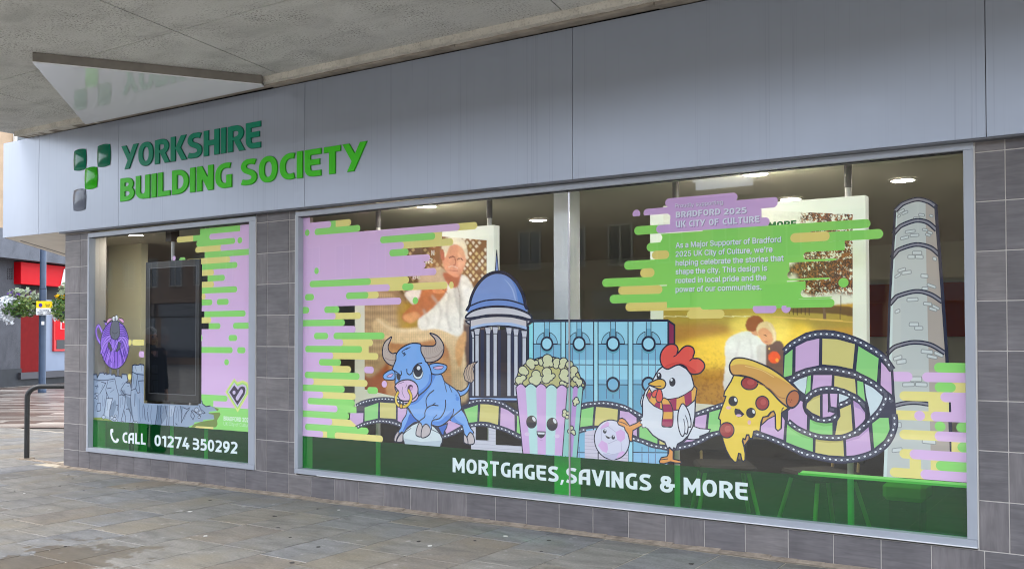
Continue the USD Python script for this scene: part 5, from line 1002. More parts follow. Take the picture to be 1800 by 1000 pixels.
Ch.at(c2); Ch.poly('tail', WHT, [(1100, 385), (1200, 420), (1350, 435), (1325, 480), (1260, 510), (1200, 530), (1200, 562), (1120, 578), (1020, 570)], .008, False)
Ch.poly('standing_leg', ORG, [(768, 690), (828, 740), (825, 850), (930, 875), (944, 900), (920, 908), (860, 905), (790, 888), (700, 916), (640, 912), (632, 880), (660, 830), (740, 815), (762, 770)], .009, False); Ch.line([(650, 860), (750, 848)], .006)
Ch.poly('kicking_leg', ORG, [(372, 305), (395, 375), (260, 450), (248, 600), (232, 608), (212, 590), (190, 500), (150, 440), (140, 402), (60, 368), (42, 335), (70, 285), (110, 275), (150, 300), (215, 385), (300, 350)], .009, False); Ch.line([(60, 325), (130, 345), (180, 375)], .006)
Ch.poly('far_wing', WHT, [(470, -130), (390, -30), (365, 50), (380, 110), (410, 120), (440, -20)], .007, False)
Ch.poly('body', WHT, [(395, 40), (430, -100), (520, -220), (560, -300), (620, -400), (680, -450), (800, -480), (920, -470), (1010, -420), (1080, -330), (1115, -200), (1135, -60), (1138, 80), (1130, 260), (1100, 400), (1040, 520), (960, 600), (888, 640), (865, 715), (835, 690), (820, 730), (775, 685), (745, 705), (708, 610), (620, 570), (540, 515), (470, 430), (420, 345), (395, 250)], .010, False)
Ch.poly('feather_tuft', WHT, [(395, 255), (352, 298), (385, 300), (358, 345), (388, 358), (392, 410), (440, 405)], .006, False); Ch.poly('tuft_fill', WHT, [(400, 250), (450, 260), (470, 420), (410, 380), (390, 330)], 0, False)
Ch.at(c1); Ch.poly('comb', RED, [(760, 466), (700, 450), (660, 400), (643, 320), (660, 230), (720, 150), (790, 117), (860, 130), (895, 185), (885, 250), (960, 170), (1030, 140), (1100, 165), (1125, 230), (1108, 312), (1190, 322), (1258, 380), (1266, 450), (1210, 520), (1130, 540), (1070, 526), (1020, 452), (940, 405), (860, 418)], .011); Ch.line([(885, 240), (870, 270), (835, 292)], .008); Ch.line([(1108, 312), (1060, 350)], .008); Ch.poly('comb_shade', (216, 78, 70), [(700, 440), (760, 400), (900, 370), (1040, 420), (1150, 500), (1070, 515), (1000, 420), (900, 385), (760, 445)])
SC, SM = (236, 178, 84), (166, 44, 92)
Ch.poly('scarf', SC, [(448, 835), (490, 735), (560, 860), (680, 890), (780, 892), (900, 870), (1000, 822), (1090, 762), (1125, 705), (1160, 740), (1145, 850), (1130, 905), (1040, 980), (900, 1040), (800, 1050), (660, 1032), (560, 985), (490, 920)], .009, False)
for pts in ([(455, 830), (490, 790), (530, 800), (500, 905)], [(560, 975), (590, 930), (645, 940), (640, 1022)], [(780, 895), (875, 876), (870, 1042), (805, 1048)], [(980, 835), (1085, 770), (1090, 930), (1000, 992)]): Ch.poly('scarf_stripe', SM, pts, 0, False)
Ch.at(c2); Ch.poly('scarf_end', SC, [(650, 10), (700, -10), (760, 20), (800, 90), (826, 190), (815, 385), (740, 400), (668, 378), (685, 200), (672, 80)], .009, False)
for pts in ([(672, 80), (796, 80), (820, 190), (688, 190)], [(678, 288), (820, 288), (815, 385), (740, 398), (668, 377)]): Ch.poly('scarf_stripe', SM, pts, 0, False)
Ch.line([(800, 90), (826, 190), (815, 385), (740, 400), (668, 378), (685, 200), (672, 80)], .007)
Ch.poly('wing', WHT, [(965, 72), (910, 150), (890, 270), (900, 400), (930, 500), (962, 532), (990, 490), (1022, 495), (1040, 405), (1072, 400), (1076, 320), (1040, 180)], .009); Ch.line([(975, 290), (992, 400), (985, 490)], .006); Ch.line([(1000, 240), (1030, 330), (1036, 400)], .006)
Ch.at(c1); Ch.poly('wattle', RED, [(615, 755), (560, 770), (525, 820), (540, 860), (572, 862), (605, 800)], .008); Ch.poly('wattle', RED, [(615, 755), (585, 850), (592, 910), (630, 935), (668, 910), (680, 850), (655, 758)], .008)
Ch.ell('eye', (48, 48, 56), (628, 565), 32, 46, .004); Ch.ell('eye', (48, 48, 56), (815, 650), 41, 59, .004); Ch.ell('eye_glint', (228, 230, 234), (622, 548), 12, 20); Ch.ell('eye_glint', (228, 230, 234), (803, 618), 17, 22)
Ch.poly('beak', (236, 184, 70), [(480, 680), (540, 640), (620, 608), (690, 620), (722, 670), (700, 730), (640, 747), (560, 722)], .010); Ch.line([(500, 690), (580, 710), (655, 706)], .006)

# --- pizza
Pz = Sticker('pizza_sticker', 'smiling slice of pepperoni pizza with melting cheese beside the film spiral', (1320, 720), cat_='window sticker')
e1 = Z(1230, 610, 8); CHS, CRU = (244, 212, 82), (218, 164, 88)
Pz.at(e1); Pz.poly('underside', CRU, [(865, 1095), (890, 960), (960, 975), (1010, 910), (1055, 890), (1060, 960), (960, 1010)], .008, False); Pz.poly('underside', CRU, [(600, 1285), (640, 1300), (665, 1230), (695, 1245), (690, 1300), (625, 1388)], .008, False)
Pz.poly('cheese', CHS, [(478, 395), (440, 480), (390, 560), (350, 625), (338, 690), (368, 690), (345, 760), (310, 850), (275, 950), (265, 1000), (290, 1022), (290, 1080), (310, 1200), (330, 1320), (370, 1440), (430, 1550), (490, 1615), (520, 1610), (548, 1490), (575, 1500), (590, 1580), (610, 1606), (636, 1585), (640, 1500), (622, 1400), (600, 1320), (610, 1282), (640, 1297), (660, 1230), (690, 1230), (702, 1282), (740, 1280), (760, 1182), (800, 1172), (845, 1190), (862, 1050), (890, 982), (950, 970), (1000, 912), (1040, 897), (1062, 942), (1066, 1140), (1100, 1176), (1146, 1140), (1152, 920), (1240, 862), (1250, 850), (1150, 780), (1000, 610), (850, 500), (700, 430), (560, 402)], .010, False)
Pz.line([(1152, 930), (1160, 870), (1178, 850)], .007)
Pz.poly('cheese_shade', (228, 186, 66), [(1150, 800), (1000, 640), (850, 530), (700, 460), (760, 470), (900, 560), (1050, 680), (1180, 800)])
for c_, a_, b_ in (((700, 505), 116, 92), ((880, 785), 92, 97), ((380, 1165), 102, 108)): Pz.ell('pepperoni', (168, 62, 62), c_, a_, b_, .009); Pz.ell('pepperoni_shine', (190, 84, 80), (c_[0]+a_*.15, c_[1]-b_*.15), a_*.45, b_*.45)
Pz.poly('crust', CRU, [(425, 240), (470, 170), (560, 150), (700, 175), (850, 230), (1000, 300), (1150, 400), (1280, 510), (1390, 605), (1412, 680), (1392, 770), (1330, 840), (1270, 856), (1220, 832), (1120, 750), (1000, 620), (880, 520), (740, 440), (600, 400), (480, 392), (435, 350), (420, 295)], .012)
Pz.poly('crust_light', (236, 202, 92), [(432, 262), (470, 185), (560, 160), (700, 184), (850, 240), (1000, 315), (1150, 415), (1280, 525), (1180, 470), (1000, 372), (850, 302), (650, 245), (520, 240)])
Pz.ell('crust_end', (190, 112, 70), (1312, 728), 88, 124, .010, .35); Pz.line([(800, 500), (980, 580), (1100, 690), (1200, 722)], .005, (170, 110, 66), 'crust_line'); Pz.line([(640, 265), (860, 320), (1040, 420)], .006, (236, 200, 120), 'crust_line')
for q_ in ((1255, 738), (1290, 740), (1275, 768)): Pz.circ('crust_pore', (150, 78, 50), q_, .005)
for c_, a_, b_, gl in (((470, 757), 63, 68, (502, 738)), ((720, 922), 64, 69, (757, 905))): Pz.ell('eye', (46, 46, 56), c_, a_, b_, .004); Pz.ell('eye_glint', (232, 234, 236), gl, 18, 30, 0, -.3)
Pz.poly('mouth', (56, 48, 66), [(500, 864), (560, 876), (622, 940), (592, 970), (540, 980), (498, 940), (490, 900)], .004, False); Pz.ell('tongue', (226, 190, 214), (548, 958), 38, 18); Pz.ell('cheek', (236, 188, 190), (405, 850), 36, 22); Pz.ell('cheek', (236, 188, 190), (697, 1055), 24, 32)

# --- slogan band of the long window
S_ = Sticker('slogan_film', 'dark green see-through band along the foot of the long window with white slogan letters', (1000, 840), cat_='window sticker')
S_.raw('film', 'FILM', sbox(W2L, W2B, W2R, .571))
BW = (226, 236, 236); zs_ = atY(796, 828.8, VY)[2]
def yb_(x): # baseline row of the lettering at column x
    lo, hi = 700., 1000.
    z0, z1 = atY(x, lo, VY)[2], atY(x, hi, VY)[2]; return lo+(zs_-z0)/(z1-z0)*(hi-lo)
for t_, a_, b_ in (('MORTGAGES', 795.8, 981.7), ('SAVINGS', 995.2, 1144.7), ('&', 1159.2, 1187), ('MORE', 1202, 1314.7)):
    zb, zt = zs_, zs_+.119
    for c_, s_ in word(t_, xat(a_, zb), xat(b_, zb), zb, zt, .12, .21): S_.raw('letter_'+{'&': 'ampersand'}.get(c_, c_.lower()), BW, s_)
S_.raw('comma', BW, affinity.affine_transform(glyph(',')[0], [.13, 0, 0, .12, xat(984.5, zs_), zs_]))

# ================= narrow window
M1 = Sticker('bar_mural', 'pink field with green and yellow pixel bars at the right of the dark screen', (400, 600), cat_='window sticker')
u5, u6, u7 = (lambda X: 290+X/6.667), (lambda X: 330+X/7.69), (lambda X: 330+X/6.667)
zI = atY(420, 717.5, VY)[2]
xl1 = xat(354.5, 1.5)
M1.raw('pink_field', PINK, sbox(xl1, zI, W1R, zI+28*PITCH)); M1.raw('green_field', GRN, sbox(xl1-.2, .565, W1R, zI))
hole = [(354, 13), (354, 15)]
R1 = {0: [('y', u7(165), u7(262)), ('g', u7(130), u7(300), 'LR'), ('p', u7(300), ']')], 1: [('g', '[', u7(466))], 2: [], 7: [('g', u7(428), u7(482))], 9: [('g', '[', u6(607)), ('g', u6(668), u6(780))], 11: [('g', '[', u6(198)), ('g', u6(552), u6(668))],
      13: [('g', u6(275), u6(442)), ('g', u6(612), u6(838))], 14: [('y', '[', u6(318))], 15: [('g', u6(214), u6(782))], 17: [('g', '[', u6(332)), ('g', u6(393), u6(553))], 18: [('y', '[', u6(242))], 19: [('g', '[', u6(668))],
      20: [('y', '[', u5(575))], 21: [('g', u5(490), u5(702))], 22: [('y', '[', u5(575))], 23: [('g', '[', u5(848))], 24: [('y', u5(248), u5(765))], 25: [('g', u5(455), ']')], 26: [('y', u5(355), u5(668)), ('p', u5(650), ']', 'q')],
      27: [('g', u5(368), u5(822)), ('g', u5(850), u5(905)), ], 28: [('y', u5(138), u5(380), 'R'), ('g', u5(330), u5(600), 'L'), ('p', u5(520), ']')], 29: [('g', u5(412), u5(900), 'L'), ('p', u5(880), ']', 'L')]}
bars(M1, R1, zI, xl1, W1R)
for k, xr in ((13, u6(282)), (15, u6(222)), (21, u5(497)), (25, u5(462)), (27, u5(378))):   # gaps cut in the pink field
    pass
M1.at(PXID)
for px_, k in ((309, 27),): pass
M1.raw('green_bar', GRN, unary_union([Point(xat(318, zI+24.85*PITCH)+.0, zI+24.9*PITCH).buffer(.03), Point(xat(323, zI+24.9*PITCH), zI+24.9*PITCH).buffer(.03)]).convex_hull)
M1.circ('pink_bar', PINK, (306, 454), .026)
# cut-outs where the room shows through the pink field
cuts = []
for k, xr in ((13, u6(285)), (15, u6(224)), (21, u5(500)), (25, u5(465)), (24, u5(260)), (26, u5(365)), (27, u5(380))):
    za = zI+k*PITCH; cuts.append(sbox(xl1-.3, za, xat(xr, za+PITCH/2), za+PITCH))
CUT1 = unary_union(cuts)
H_ = Sticker('heart_badge', 'dark slanted heart badge with a lime outline over two lines of small words', (417, 700), cat_='window sticker')
w7 = Z(330, 620, 6.667); H_.at(w7)
H_.poly('lime_outline', (222, 232, 132), [(545, 298), (580, 345), (640, 322), (700, 345), (722, 410), (712, 480), (585, 695), (440, 457)], 0, False); H_.poly('green_outline', (172, 222, 122), [(545, 325), (580, 368), (640, 345), (690, 365), (704, 415), (695, 475), (584, 660), (458, 457)], 0, False); H_.poly('lilac_ground', (212, 196, 224), [(545, 345), (582, 392), (640, 365), (680, 385), (690, 420), (682, 470), (584, 640), (470, 458)], 0, False)
hb = Polygon(pl(w7([(545, 378), (588, 432), (610, 402), (640, 390), (668, 402), (676, 435), (666, 485), (583, 610), (488, 460)]))).buffer(0)
hb = hb.difference(Polygon(pl(w7([(525, 463), (530, 445), (543, 440), (556, 445), (561, 463), (556, 482), (543, 487), (530, 482)])))).difference(LineString(pl(w7([(580, 532), (630, 450)]))).buffer(.022)); H_.raw('heart', (62, 50, 76), hb)
small_text(H_, 'BRADFORD 2025', (393.2, 738.5), 440.5, 7.2, (236, 244, 232), True); small_text(H_, 'UK City of Culture', (393.2, 747), 440, 6.2, (206, 238, 196), False)
# rocks
Rk = Sticker('rock_wall_sticker', 'cartoon grey-blue rock crag under the purple sheep and the dark screen', (230, 720), cat_='window sticker')
r2 = Z(150, 620, 7.5); ROCK, RD, RL, MOSS = (150, 166, 190), (116, 134, 158), (176, 188, 206), (120, 142, 62)
Rk.at(r2); Rk.poly('moss', MOSS, [(108, 835), (160, 822), (230, 830), (300, 850), (350, 870), (400, 890), (400, 925), (108, 912)], 0, False)
Rk.poly('moss', MOSS, [(1640, 698), (1700, 715), (1758, 738), (1750, 765), (1650, 755), (1620, 790), (1770, 785), (1782, 810), (1760, 850), (1735, 890), (1742, 940), (1725, 975), (1680, 985), (1390, 985), (1430, 940), (1530, 905), (1690, 880), (1690, 840), (1615, 815)], 0, False)
rk = Rk.poly('rock_face', ROCK, [(108, 285), (150, 283), (155, 330), (190, 265), (240, 260), (250, 280), (275, 262), (280, 285), (330, 268), (345, 290), (385, 282), (400, 310), (420, 302), (470, 312), (480, 330), (485, 278), (545, 285), (562, 360), (545, 395), (590, 395), (605, 470), (622, 165), (650, 155), (690, 165), (720, 148), (772, 160), (772, 662), (1490, 692), (1490, 612), (1520, 602), (1537, 635), (1545, 672), (1590, 706), (1645, 698), (1700, 722), (1735, 765), (1640, 772), (1622, 800), (1690, 815), (1700, 872), (1560, 882), (1545, 905), (1440, 914), (1430, 945), (1330, 982), (900, 960), (640, 935), (400, 920), (330, 880), (230, 850), (108, 850)], 0, False)
Rk.line([(108, 285), (150, 283), (155, 330), (190, 265), (240, 260), (250, 280), (275, 262), (280, 285), (330, 268), (345, 290), (385, 282), (400, 310), (420, 302), (470, 312), (480, 330), (485, 278), (545, 285), (562, 360), (545, 395), (590, 395), (605, 470), (622, 165), (650, 155), (690, 165), (720, 148), (772, 160)], .014, (36, 48, 78), 'crack_line', False)
Rk.line([(1490, 612), (1520, 602), (1537, 635), (1545, 672), (1590, 706), (1645, 698)], .012, (36, 48, 78), 'crack_line', False)
for pts, c in (([(450, 490), (520, 490), (540, 560), (600, 600), (640, 900), (560, 740), (540, 600), (480, 560)], RD), ([(290, 600), (360, 600), (340, 700), (310, 850), (260, 820)], RL), ([(950, 690), (1090, 690), (1080, 830), (1000, 950), (920, 950)], RD), ([(1100, 690), (1190, 700), (1150, 830), (1100, 840)], RL), ([(630, 170), (760, 165), (765, 270), (640, 250)], RL), ([(1250, 700), (1290, 705), (1265, 900)], RD), ([(330, 680), (400, 620), (410, 700), (360, 850), (320, 840)], RD)): Rk.poly('rock_shade', c, pts, 0, False)
for pts in ([(112, 350), (200, 360), (300, 355), (390, 340)], [(300, 360), (270, 480), (280, 560), (265, 680), (240, 840)], [(390, 350), (410, 450), (440, 560), (440, 680), (430, 860)], [(560, 370), (520, 400), (470, 480), (510, 540), (600, 560)], [(605, 470), (600, 560), (595, 650), (610, 800), (640, 920)], [(615, 250), (680, 280), (770, 290)], [(690, 290), (665, 470), (610, 490)], [(665, 470), (690, 530), (720, 520), (700, 370), (770, 365)], [(280, 600), (360, 600), (320, 760), (315, 880)], [(450, 560), (470, 550), (530, 560), (520, 700), (470, 900)], [(540, 740), (575, 735), (600, 800), (590, 900)], [(510, 760), (530, 850), (525, 920)], [(950, 690), (945, 800), (920, 950)], [(1000, 690), (985, 800), (1010, 930)], [(1050, 690), (1080, 830), (1070, 950)], [(1105, 690), (1105, 830), (1100, 960)], [(1185, 700), (1160, 820), (1160, 960)], [(1250, 700), (1275, 800), (1265, 920), (1320, 800), (1370, 740)], [(1290, 720), (1340, 740), (1380, 720)], [(1400, 760), (1390, 830), (1420, 880), (1440, 830), (1400, 760)], [(1410, 750), (1460, 790), (1520, 830)], [(1500, 690), (1520, 740), (1580, 790), (1560, 800), (1500, 760)], [(1190, 930), (1210, 945)], [(160, 660), (200, 660), (200, 760), (155, 770), (150, 700), (160, 660)], [(120, 540), (150, 530), (160, 590), (120, 600)], [(210, 380), (270, 400), (190, 540)], [(130, 440), (170, 445)], [(160, 420), (150, 470)], [(290, 470), (340, 460)], [(280, 520), (310, 600)], [(820, 780), (830, 900)], [(770, 680), (790, 880)], [(655, 540), (650, 700)], [(410, 690), (430, 690), (425, 760)]): Rk.line(pts, .009, (36, 48, 78), 'crack_line', False)
for pts in ([(640, 310), (630, 400), (618, 460)], [(740, 170), (735, 240)], [(660, 175), (672, 240)], [(830, 690), (822, 760)], [(870, 690), (862, 850), (872, 930)], [(720, 600), (712, 760), (725, 900)], [(760, 700), (748, 860)], [(965, 700), (970, 780), (955, 900)], [(1030, 720), (1022, 800)], [(1065, 700), (1060, 780)], [(1140, 740), (1130, 820)], [(1215, 720), (1195, 860)], [(1235, 740), (1225, 900)], [(1340, 780), (1300, 880)], [(140, 380), (200, 372)], [(230, 420), (215, 470)], [(320, 380), (372, 372)], [(330, 520), (380, 480)], [(345, 640), (335, 740)], [(380, 620), (372, 700)], [(470, 590), (465, 720)], [(490, 580), (486, 680)], [(545, 640), (552, 700)], [(180, 560), (176, 640)], [(225, 560), (230, 700)], [(250, 600), (245, 700)], [(125, 640), (128, 760)], [(300, 640), (285, 760)], [(480, 420), (500, 390)], [(555, 440), (575, 436)]): Rk.line(pts, .0055, (70, 84, 112), 'crack_line', False)
for (x_, y_, r_) in ((240, 845, 22), (350, 850, 18), (385, 870, 20), (395, 830, 15), (410, 895, 16), (490, 915, 14), (640, 915, 14), (670, 915, 14), (1465, 750, 26), (1515, 785, 22), (1500, 845, 16), (1515, 625, 20), (155, 545, 16), (150, 590, 16)): Rk.ell('pebble', RL, (x_, y_), r_, r_*1.1, .006)
# sheep
Sh = Sticker('sheep_sticker', 'purple woolly cartoon sheep standing on the rock crag in the narrow window', (202, 648), cat_='window sticker')
q1 = Z(150, 520, 10); PUR, PUD, PUL, SGR = (148, 104, 214), (74, 44, 150), (172, 132, 230), (98, 100, 112)
Sh.at(q1); Sh.line([(265, 830), (215, 745), (190, 640), (200, 560), (235, 525), (270, 580), (310, 660), (350, 690), (385, 650), (388, 560), (355, 470)], .040, PUD, 'tail'); Sh.line([(265, 830), (215, 745), (190, 640), (200, 560), (235, 525), (270, 580), (310, 660), (350, 690), (385, 650), (388, 560), (355, 470)], .026, PUL, 'tail'); Sh.poly('tail_tip', (40, 36, 52), [(355, 475), (315, 440), (345, 430), (370, 460)])
Sh.at(r2)
for x0, x1, y1 in ((318, 346, 275), (416, 446, 300)): Sh.poly('leg', SGR, [(x0, 140), (x1, 140), (x1, y1), (x0, y1)], .006, False)
Sh.at(q1); wool = Sh.ell('wool', PUR, (518, 860), 252, 425, .012)
import itertools
for k in range(15):
    a_ = -1.25+k*.18; P = [(518+240*math.sin(a_*1.05)*(.35+.65*t), 700+t*(560-90*abs(a_))) for t in np.linspace(0, 1, 7)]
    g = LineString(spline(pl(q1([(x+18*math.sin(6*t_+k), y) for t_, (x, y) in enumerate(P)])), False, 5)).buffer(.006).intersection(wool.buffer(-.005)); Sh.raw('wool_line', PUD if k % 3 else PUL, g)
for k in range(26):
    a_ = rng.uniform(-.95, .95); y_ = rng.uniform(700, 1180); P = [(518+a_*235, y_), (518+a_*225+rng.uniform(-14, 14), y_+45), (518+a_*205+rng.uniform(-18, 18), y_+95)]; g = LineString(spline(pl(q1(P)), False, 5)).buffer(.0045).intersection(wool.buffer(-.005)); Sh.raw('wool_line', (92, 58, 170) if k % 2 else PUL, g)
for pts in ([(290, 900), (360, 760), (450, 690)], [(275, 1000), (330, 850), (440, 740)], [(600, 690), (700, 760), (750, 900)], [(610, 720), (690, 830), (740, 1000)], [(500, 960), (560, 820), (620, 760)]): Sh.line(pts, .030, PUD, 'strand'); Sh.line(pts, .021, PUL, 'strand')
for k in range(6): Sh.line([(600, 500+k*42), (650+k*9, 505+k*40), (690+k*11, 540+k*40)], .009, PUD, 'wool_line'); Sh.line([(440, 500+k*36), (400-k*8, 515+k*36), (350-k*10, 550+k*36)], .008, PUD, 'wool_line')
Sh.poly('ear', (232, 168, 206), [(475, 402), (415, 398), (380, 450), (390, 480), (440, 440)], .007); Sh.poly('ear', (232, 168, 206), [(580, 400), (640, 398), (676, 440), (668, 480), (612, 440)], .007)
Sh.poly('face', SGR, [(475, 450), (525, 430), (582, 450), (600, 560), (602, 680), (565, 750), (520, 768), (470, 742), (436, 660), (442, 560)], .009); Sh.line([(470, 635), (500, 660), (545, 655), (565, 630)], .006, (48, 46, 58)); Sh.line([(515, 680), (515, 730)], .004, (60, 58, 70))
for c_, a_, b_, p_ in (((500, 400), 26, 43, (508, 405)), ((548, 388), 24, 52, (538, 402))): Sh.ell('eye', (236, 238, 240), c_, a_, b_, .006); Sh.ell('pupil', (30, 30, 40), p_, 7, 14)
for pts in ([(398, 825), (420, 808), (475, 940), (450, 982), (400, 890)], [(580, 806), (622, 830), (612, 920), (560, 982), (530, 970), (572, 890)]): Sh.poly('arm', (82, 82, 96), pts, .007, False)
# loose bars beside the sheep
Lb = Sticker('loose_bars', 'loose yellow and pink bars between the sheep and the dark screen', (240, 610), cat_='window sticker')
Lb.at(q1); Lb.poly('yellow_bar', YEL, [(762, 768), (790, 770), (810, 795), (810, 845), (790, 868), (762, 870)]); Lb.poly('yellow_bar', YEL, [(850, 766), (1032, 766), (1032, 872), (850, 872), (828, 850), (824, 820), (828, 790)], 0, False); Lb.poly('pink_bar', PINK, [(960, 970), (1032, 970), (1032, 1080), (960, 1078), (942, 1050), (942, 1000)], 0, False); Lb.at(r2).ell('yellow_bar', YEL, (583, 315), 22, 42)
Lb.at(PXID); zs2 = zI+.004
Lb.poly('yellow_bar', YEL, [(345, 748.5), (375, 750), (375, 757), (338, 754.5)], 0, False)
# phone band
C_ = Sticker('phone_film', 'dark green see-through band along the foot of the narrow window with the white phone number', (300, 780), cat_='window sticker')
C_.raw('film', 'FILM', sbox(W1L, W1B, W1R, .5675))
s7 = Z(180, 740, 7.2); zp = atY(215, 777.5, VY)[2]; cp = .119
for t_, a_, b_ in (('CALL', 215.1, 256.1), ('01274', 271.4, 332.8), ('350292', 338.8, 416.8)):
    for c_, g_ in word(t_, xat(a_, zp), xat(b_, zp), zp, zp+cp, .115, .2): C_.raw('letter_'+c_.lower() if c_.isalpha() else 'digit_'+{'0': 'zero', '1': 'one', '2': 'two', '3': 'three', '4': 'four', '5': 'five', '7': 'seven', '9': 'nine'}[c_], BW, g_)
C_.at(s7).poly('handset', BW, [(100, 105), (118, 94), (136, 98), (138, 138), (122, 146), (124, 180), (140, 222), (160, 246), (176, 240), (182, 214), (208, 224), (210, 240), (196, 266), (172, 276), (140, 262), (112, 214), (98, 160)], 0, False)

# ------------------------------------------------------------ cut the overlapping prints into one flat layer, top print first
W2box, W1box = sbox(W2L, W2B, W2R, W2T), sbox(W1L, W1B, W1R, W1T)
scr_cut = sbox(sx0-.035, sz0-.02, atY(354.3, 560, VY)[0], sz1+.02)
_a = pl([(255.5, 462.5), (353.5, 454.5), (353.5, 709.5), (255.5, 704.5)]); scr_cut = Polygon(_a)
acc = {0: [], 1: []}; outp = []
tree_acc = {0: Polygon(), 1: scr_cut.union(CUT1.intersection(sbox(xl1-.02, 0, 9, 9)))}
for t, name, col, g in reversed(ITEMS):
    if not g.is_valid: g = g.buffer(0)
    if g.is_empty: continue
    w = 0 if g.bounds[2] > 2.8 else 1
    g = g.intersection(W2box if w == 0 else W1box)
    vis = g.difference(tree_acc[w]); 
    tree_acc[w] = tree_acc[w].union(g)
    if t is None or vis.is_empty: continue
    outp.append((t, name, col, vis))
MERGE = {'outline', 'crack_line', 'wool_line', 'horn_line', 'brick_outline', 'brick_print', 'sprocket_holes', 'sprocket_shade', 'tape', 'tape_core', 'glazing_bar', 'panel_line', 'course_line', 'film_back', 'seam', 'writing', 'text_shadow', 'deep_shade', 'frame_shade', 'crust_line'}
merged = {}
for t, name, col, vis in reversed(outp):
    if name in MERGE: merged.setdefault((t.path, name, col), (t, []))[1].append(vis)
    else:
        for pc in polys(vis):
            if pc.area < 2e-5: continue
            part(t, name, flat(pc, VY), FILM if col == 'FILM' else vin(*col))
for (p_, name, col), (t, gs) in merged.items():
    me = cat(*[q for q in (flat(g, VY) for g in gs) if q is not None]) if gs else None
    if me is not None: part(t, name, me, vin(*col))
# ------------------------------------------------------------ street on the left
PA, PB = atZ(0, 681), atZ(118, 672.5)
dl = (PB-PA)/np.linalg.norm(PB-PA); nl = np.array([-dl[1], dl[0], 0])
if nl@(PA-CAM) < 0: nl = -nl            # away from the camera
def at_l(px, py, off=0.):
    d = ray(px, py); q = PA+nl*off; t = ((q-CAM)@nl)/(d@nl); p = CAM+t*d
    return (p-PA)@dl, p[2]
def lbox(s0, s1, z0, z1, off, dep, c=0.0):
    b = cbx(s0, s1, 0, dep, z0, z1, c) if c else bx(s0, s1, 0, dep, z0, z1)
    M_ = np.eye(4); M_[:3, 0] = dl; M_[:3, 1] = nl; M_[:3, 2] = (0, 0, 1); M_[:3, 3] = PA+nl*off; b.apply_transform(M_)
    if np.linalg.det(M_[:3, :3]) < 0: b.invert()
    return b
def lb(px0, px1, py0, py1, off, dep, c=0.): # box whose front face covers that area of the photograph
    s0, z1 = at_l(px0, py0, off); s1, z0 = at_l(px1, py1, off); return lbox(s0, s1, z0, z1, off, dep, c)
shopB = thing('street_building', 'dark pebble-dashed building with a bright red shopfront across the side street', 'building', PA)
ROUGH = concrete('pebble_dash', srgb(82, 82, 86), .6); ROUGH2 = concrete('overhang_render', srgb(98, 100, 106), .4)
sL = at_l(36.5, 560)[0]; zpl = at_l(20, 648)[1]; zov = at_l(20, 457.5)[1]
part(shopB, 'wall', lbox(-14, sL, zpl, zov+.1, 0, 6), ROUGH)
part(shopB, 'overhang', lbox(-14, 16, zov, at_l(0, 405)[1], -.55, 6), ROUGH2)
part(shopB, 'plinth', lbox(-14, sL+.02, 0, zpl, -.03, .5), mat('black_plinth', (.012, .013, .016), .5, .4, noise=(3., .3, 4)))
part(shopB, 'upper_wall', lbox(-14, 16, at_l(0, 405)[1], 12.5, .3, 5), mat('sandstone', srgb(170, 146, 120), .8, .2, noise=(2.5, .15, 6)))
for k in range(5):
    w_ = part(shopB, 'upper_window', lbox(-12+k*3.2, -10.4+k*3.2, 6.2, 8.2, .22, .07), mat('white_frame', srgb(225, 222, 215), .5)); part(w_, 'window_glass', lbox(-11.9+k*3.2, -10.5+k*3.2, 6.3, 8.1, .205, .01), mat('dark_pane', (.03, .035, .04), .05, .6))
REDM = mat('shop_red', srgb(196, 4, 20), .5, .15)
part(shopB, 'shop_back_wall', lbox(sL, 16, 0, zov+.1, .45, 5), mat('recess_dark', (.02, .018, .02), .6))
part(shopB, 'shop_fascia', lb(37, 150, 460, 507.5, -.25, .3, .01), REDM)
part(shopB, 'shop_recess', lb(37, 150, 507.5, 660, .35, .05), mat('recess_dark', (.02, .018, .02), .6))
part(shopB, 'red_panel', lb(36.8, 71, 526, 655, .0, .3), mat('dull_red_panel', srgb(112, 22, 22), .7, .1, noise=(8., .1, 4)))
part(shopB, 'painted_panel_shadow', lb(36.8, 71, 508, 525.5, .05, .3), mat('painted_shadow_brown', srgb(52, 26, 26), .6))  # shadow across the red panel top, put in as a dark coloured strip
part(shopB, 'grey_panel', lb(72, 150, 526, 655, .12, .2), mat('pale_panel', srgb(128, 138, 156), .4, .4, noise=(.8, .12, 3)))
part(shopB, 'shop_sill', lb(36.8, 150, 655, 659.5, -.12, .3), mat('sill_grey', srgb(60, 58, 62), .5))
part(shopB, 'shop_plinth', lbox(sL+.021, 16, 0, at_l(80, 660)[1], .0, .3), mat('black_plinth', (0, 0, 0)))
for k in range(15):
    i, j = k % 3, k//3; part(shopB, 'vent_hole', lb(13.4+i*3.4, 15.3+i*3.4, 472+j*4.1, 474.6+j*4.1, -.012, .02), BLACK)
s0, zt = at_l(112.5, 473, -.26); s1, zb = at_l(107, 501, -.26); k_ = (zt-zb)
lg = Polygon([(s1, zb), (s1+.9, zb), (s1+.9, zb+.16), (s1+.27, zb+.16), (s0+.22, zt), (s0, zt)])
e = trimesh.creation.extrude_polygon(lg, .02, engine='earcut'); v = np.array(e.vertices)
part(shopB, 'letter_l', trimesh.Trimesh(PA+nl*-.272+v[:, :1]*dl+v[:, 1:2]*np.array([0, 0, 1.])+v[:, 2:3]*nl, e.faces), mat('sign_white', srgb(240, 240, 240), .4))
po = thing('wall_poster', 'red framed poster case with a black lower band beside the red shopfront', 'poster', PA+dl*at_l(105, 600)[0])
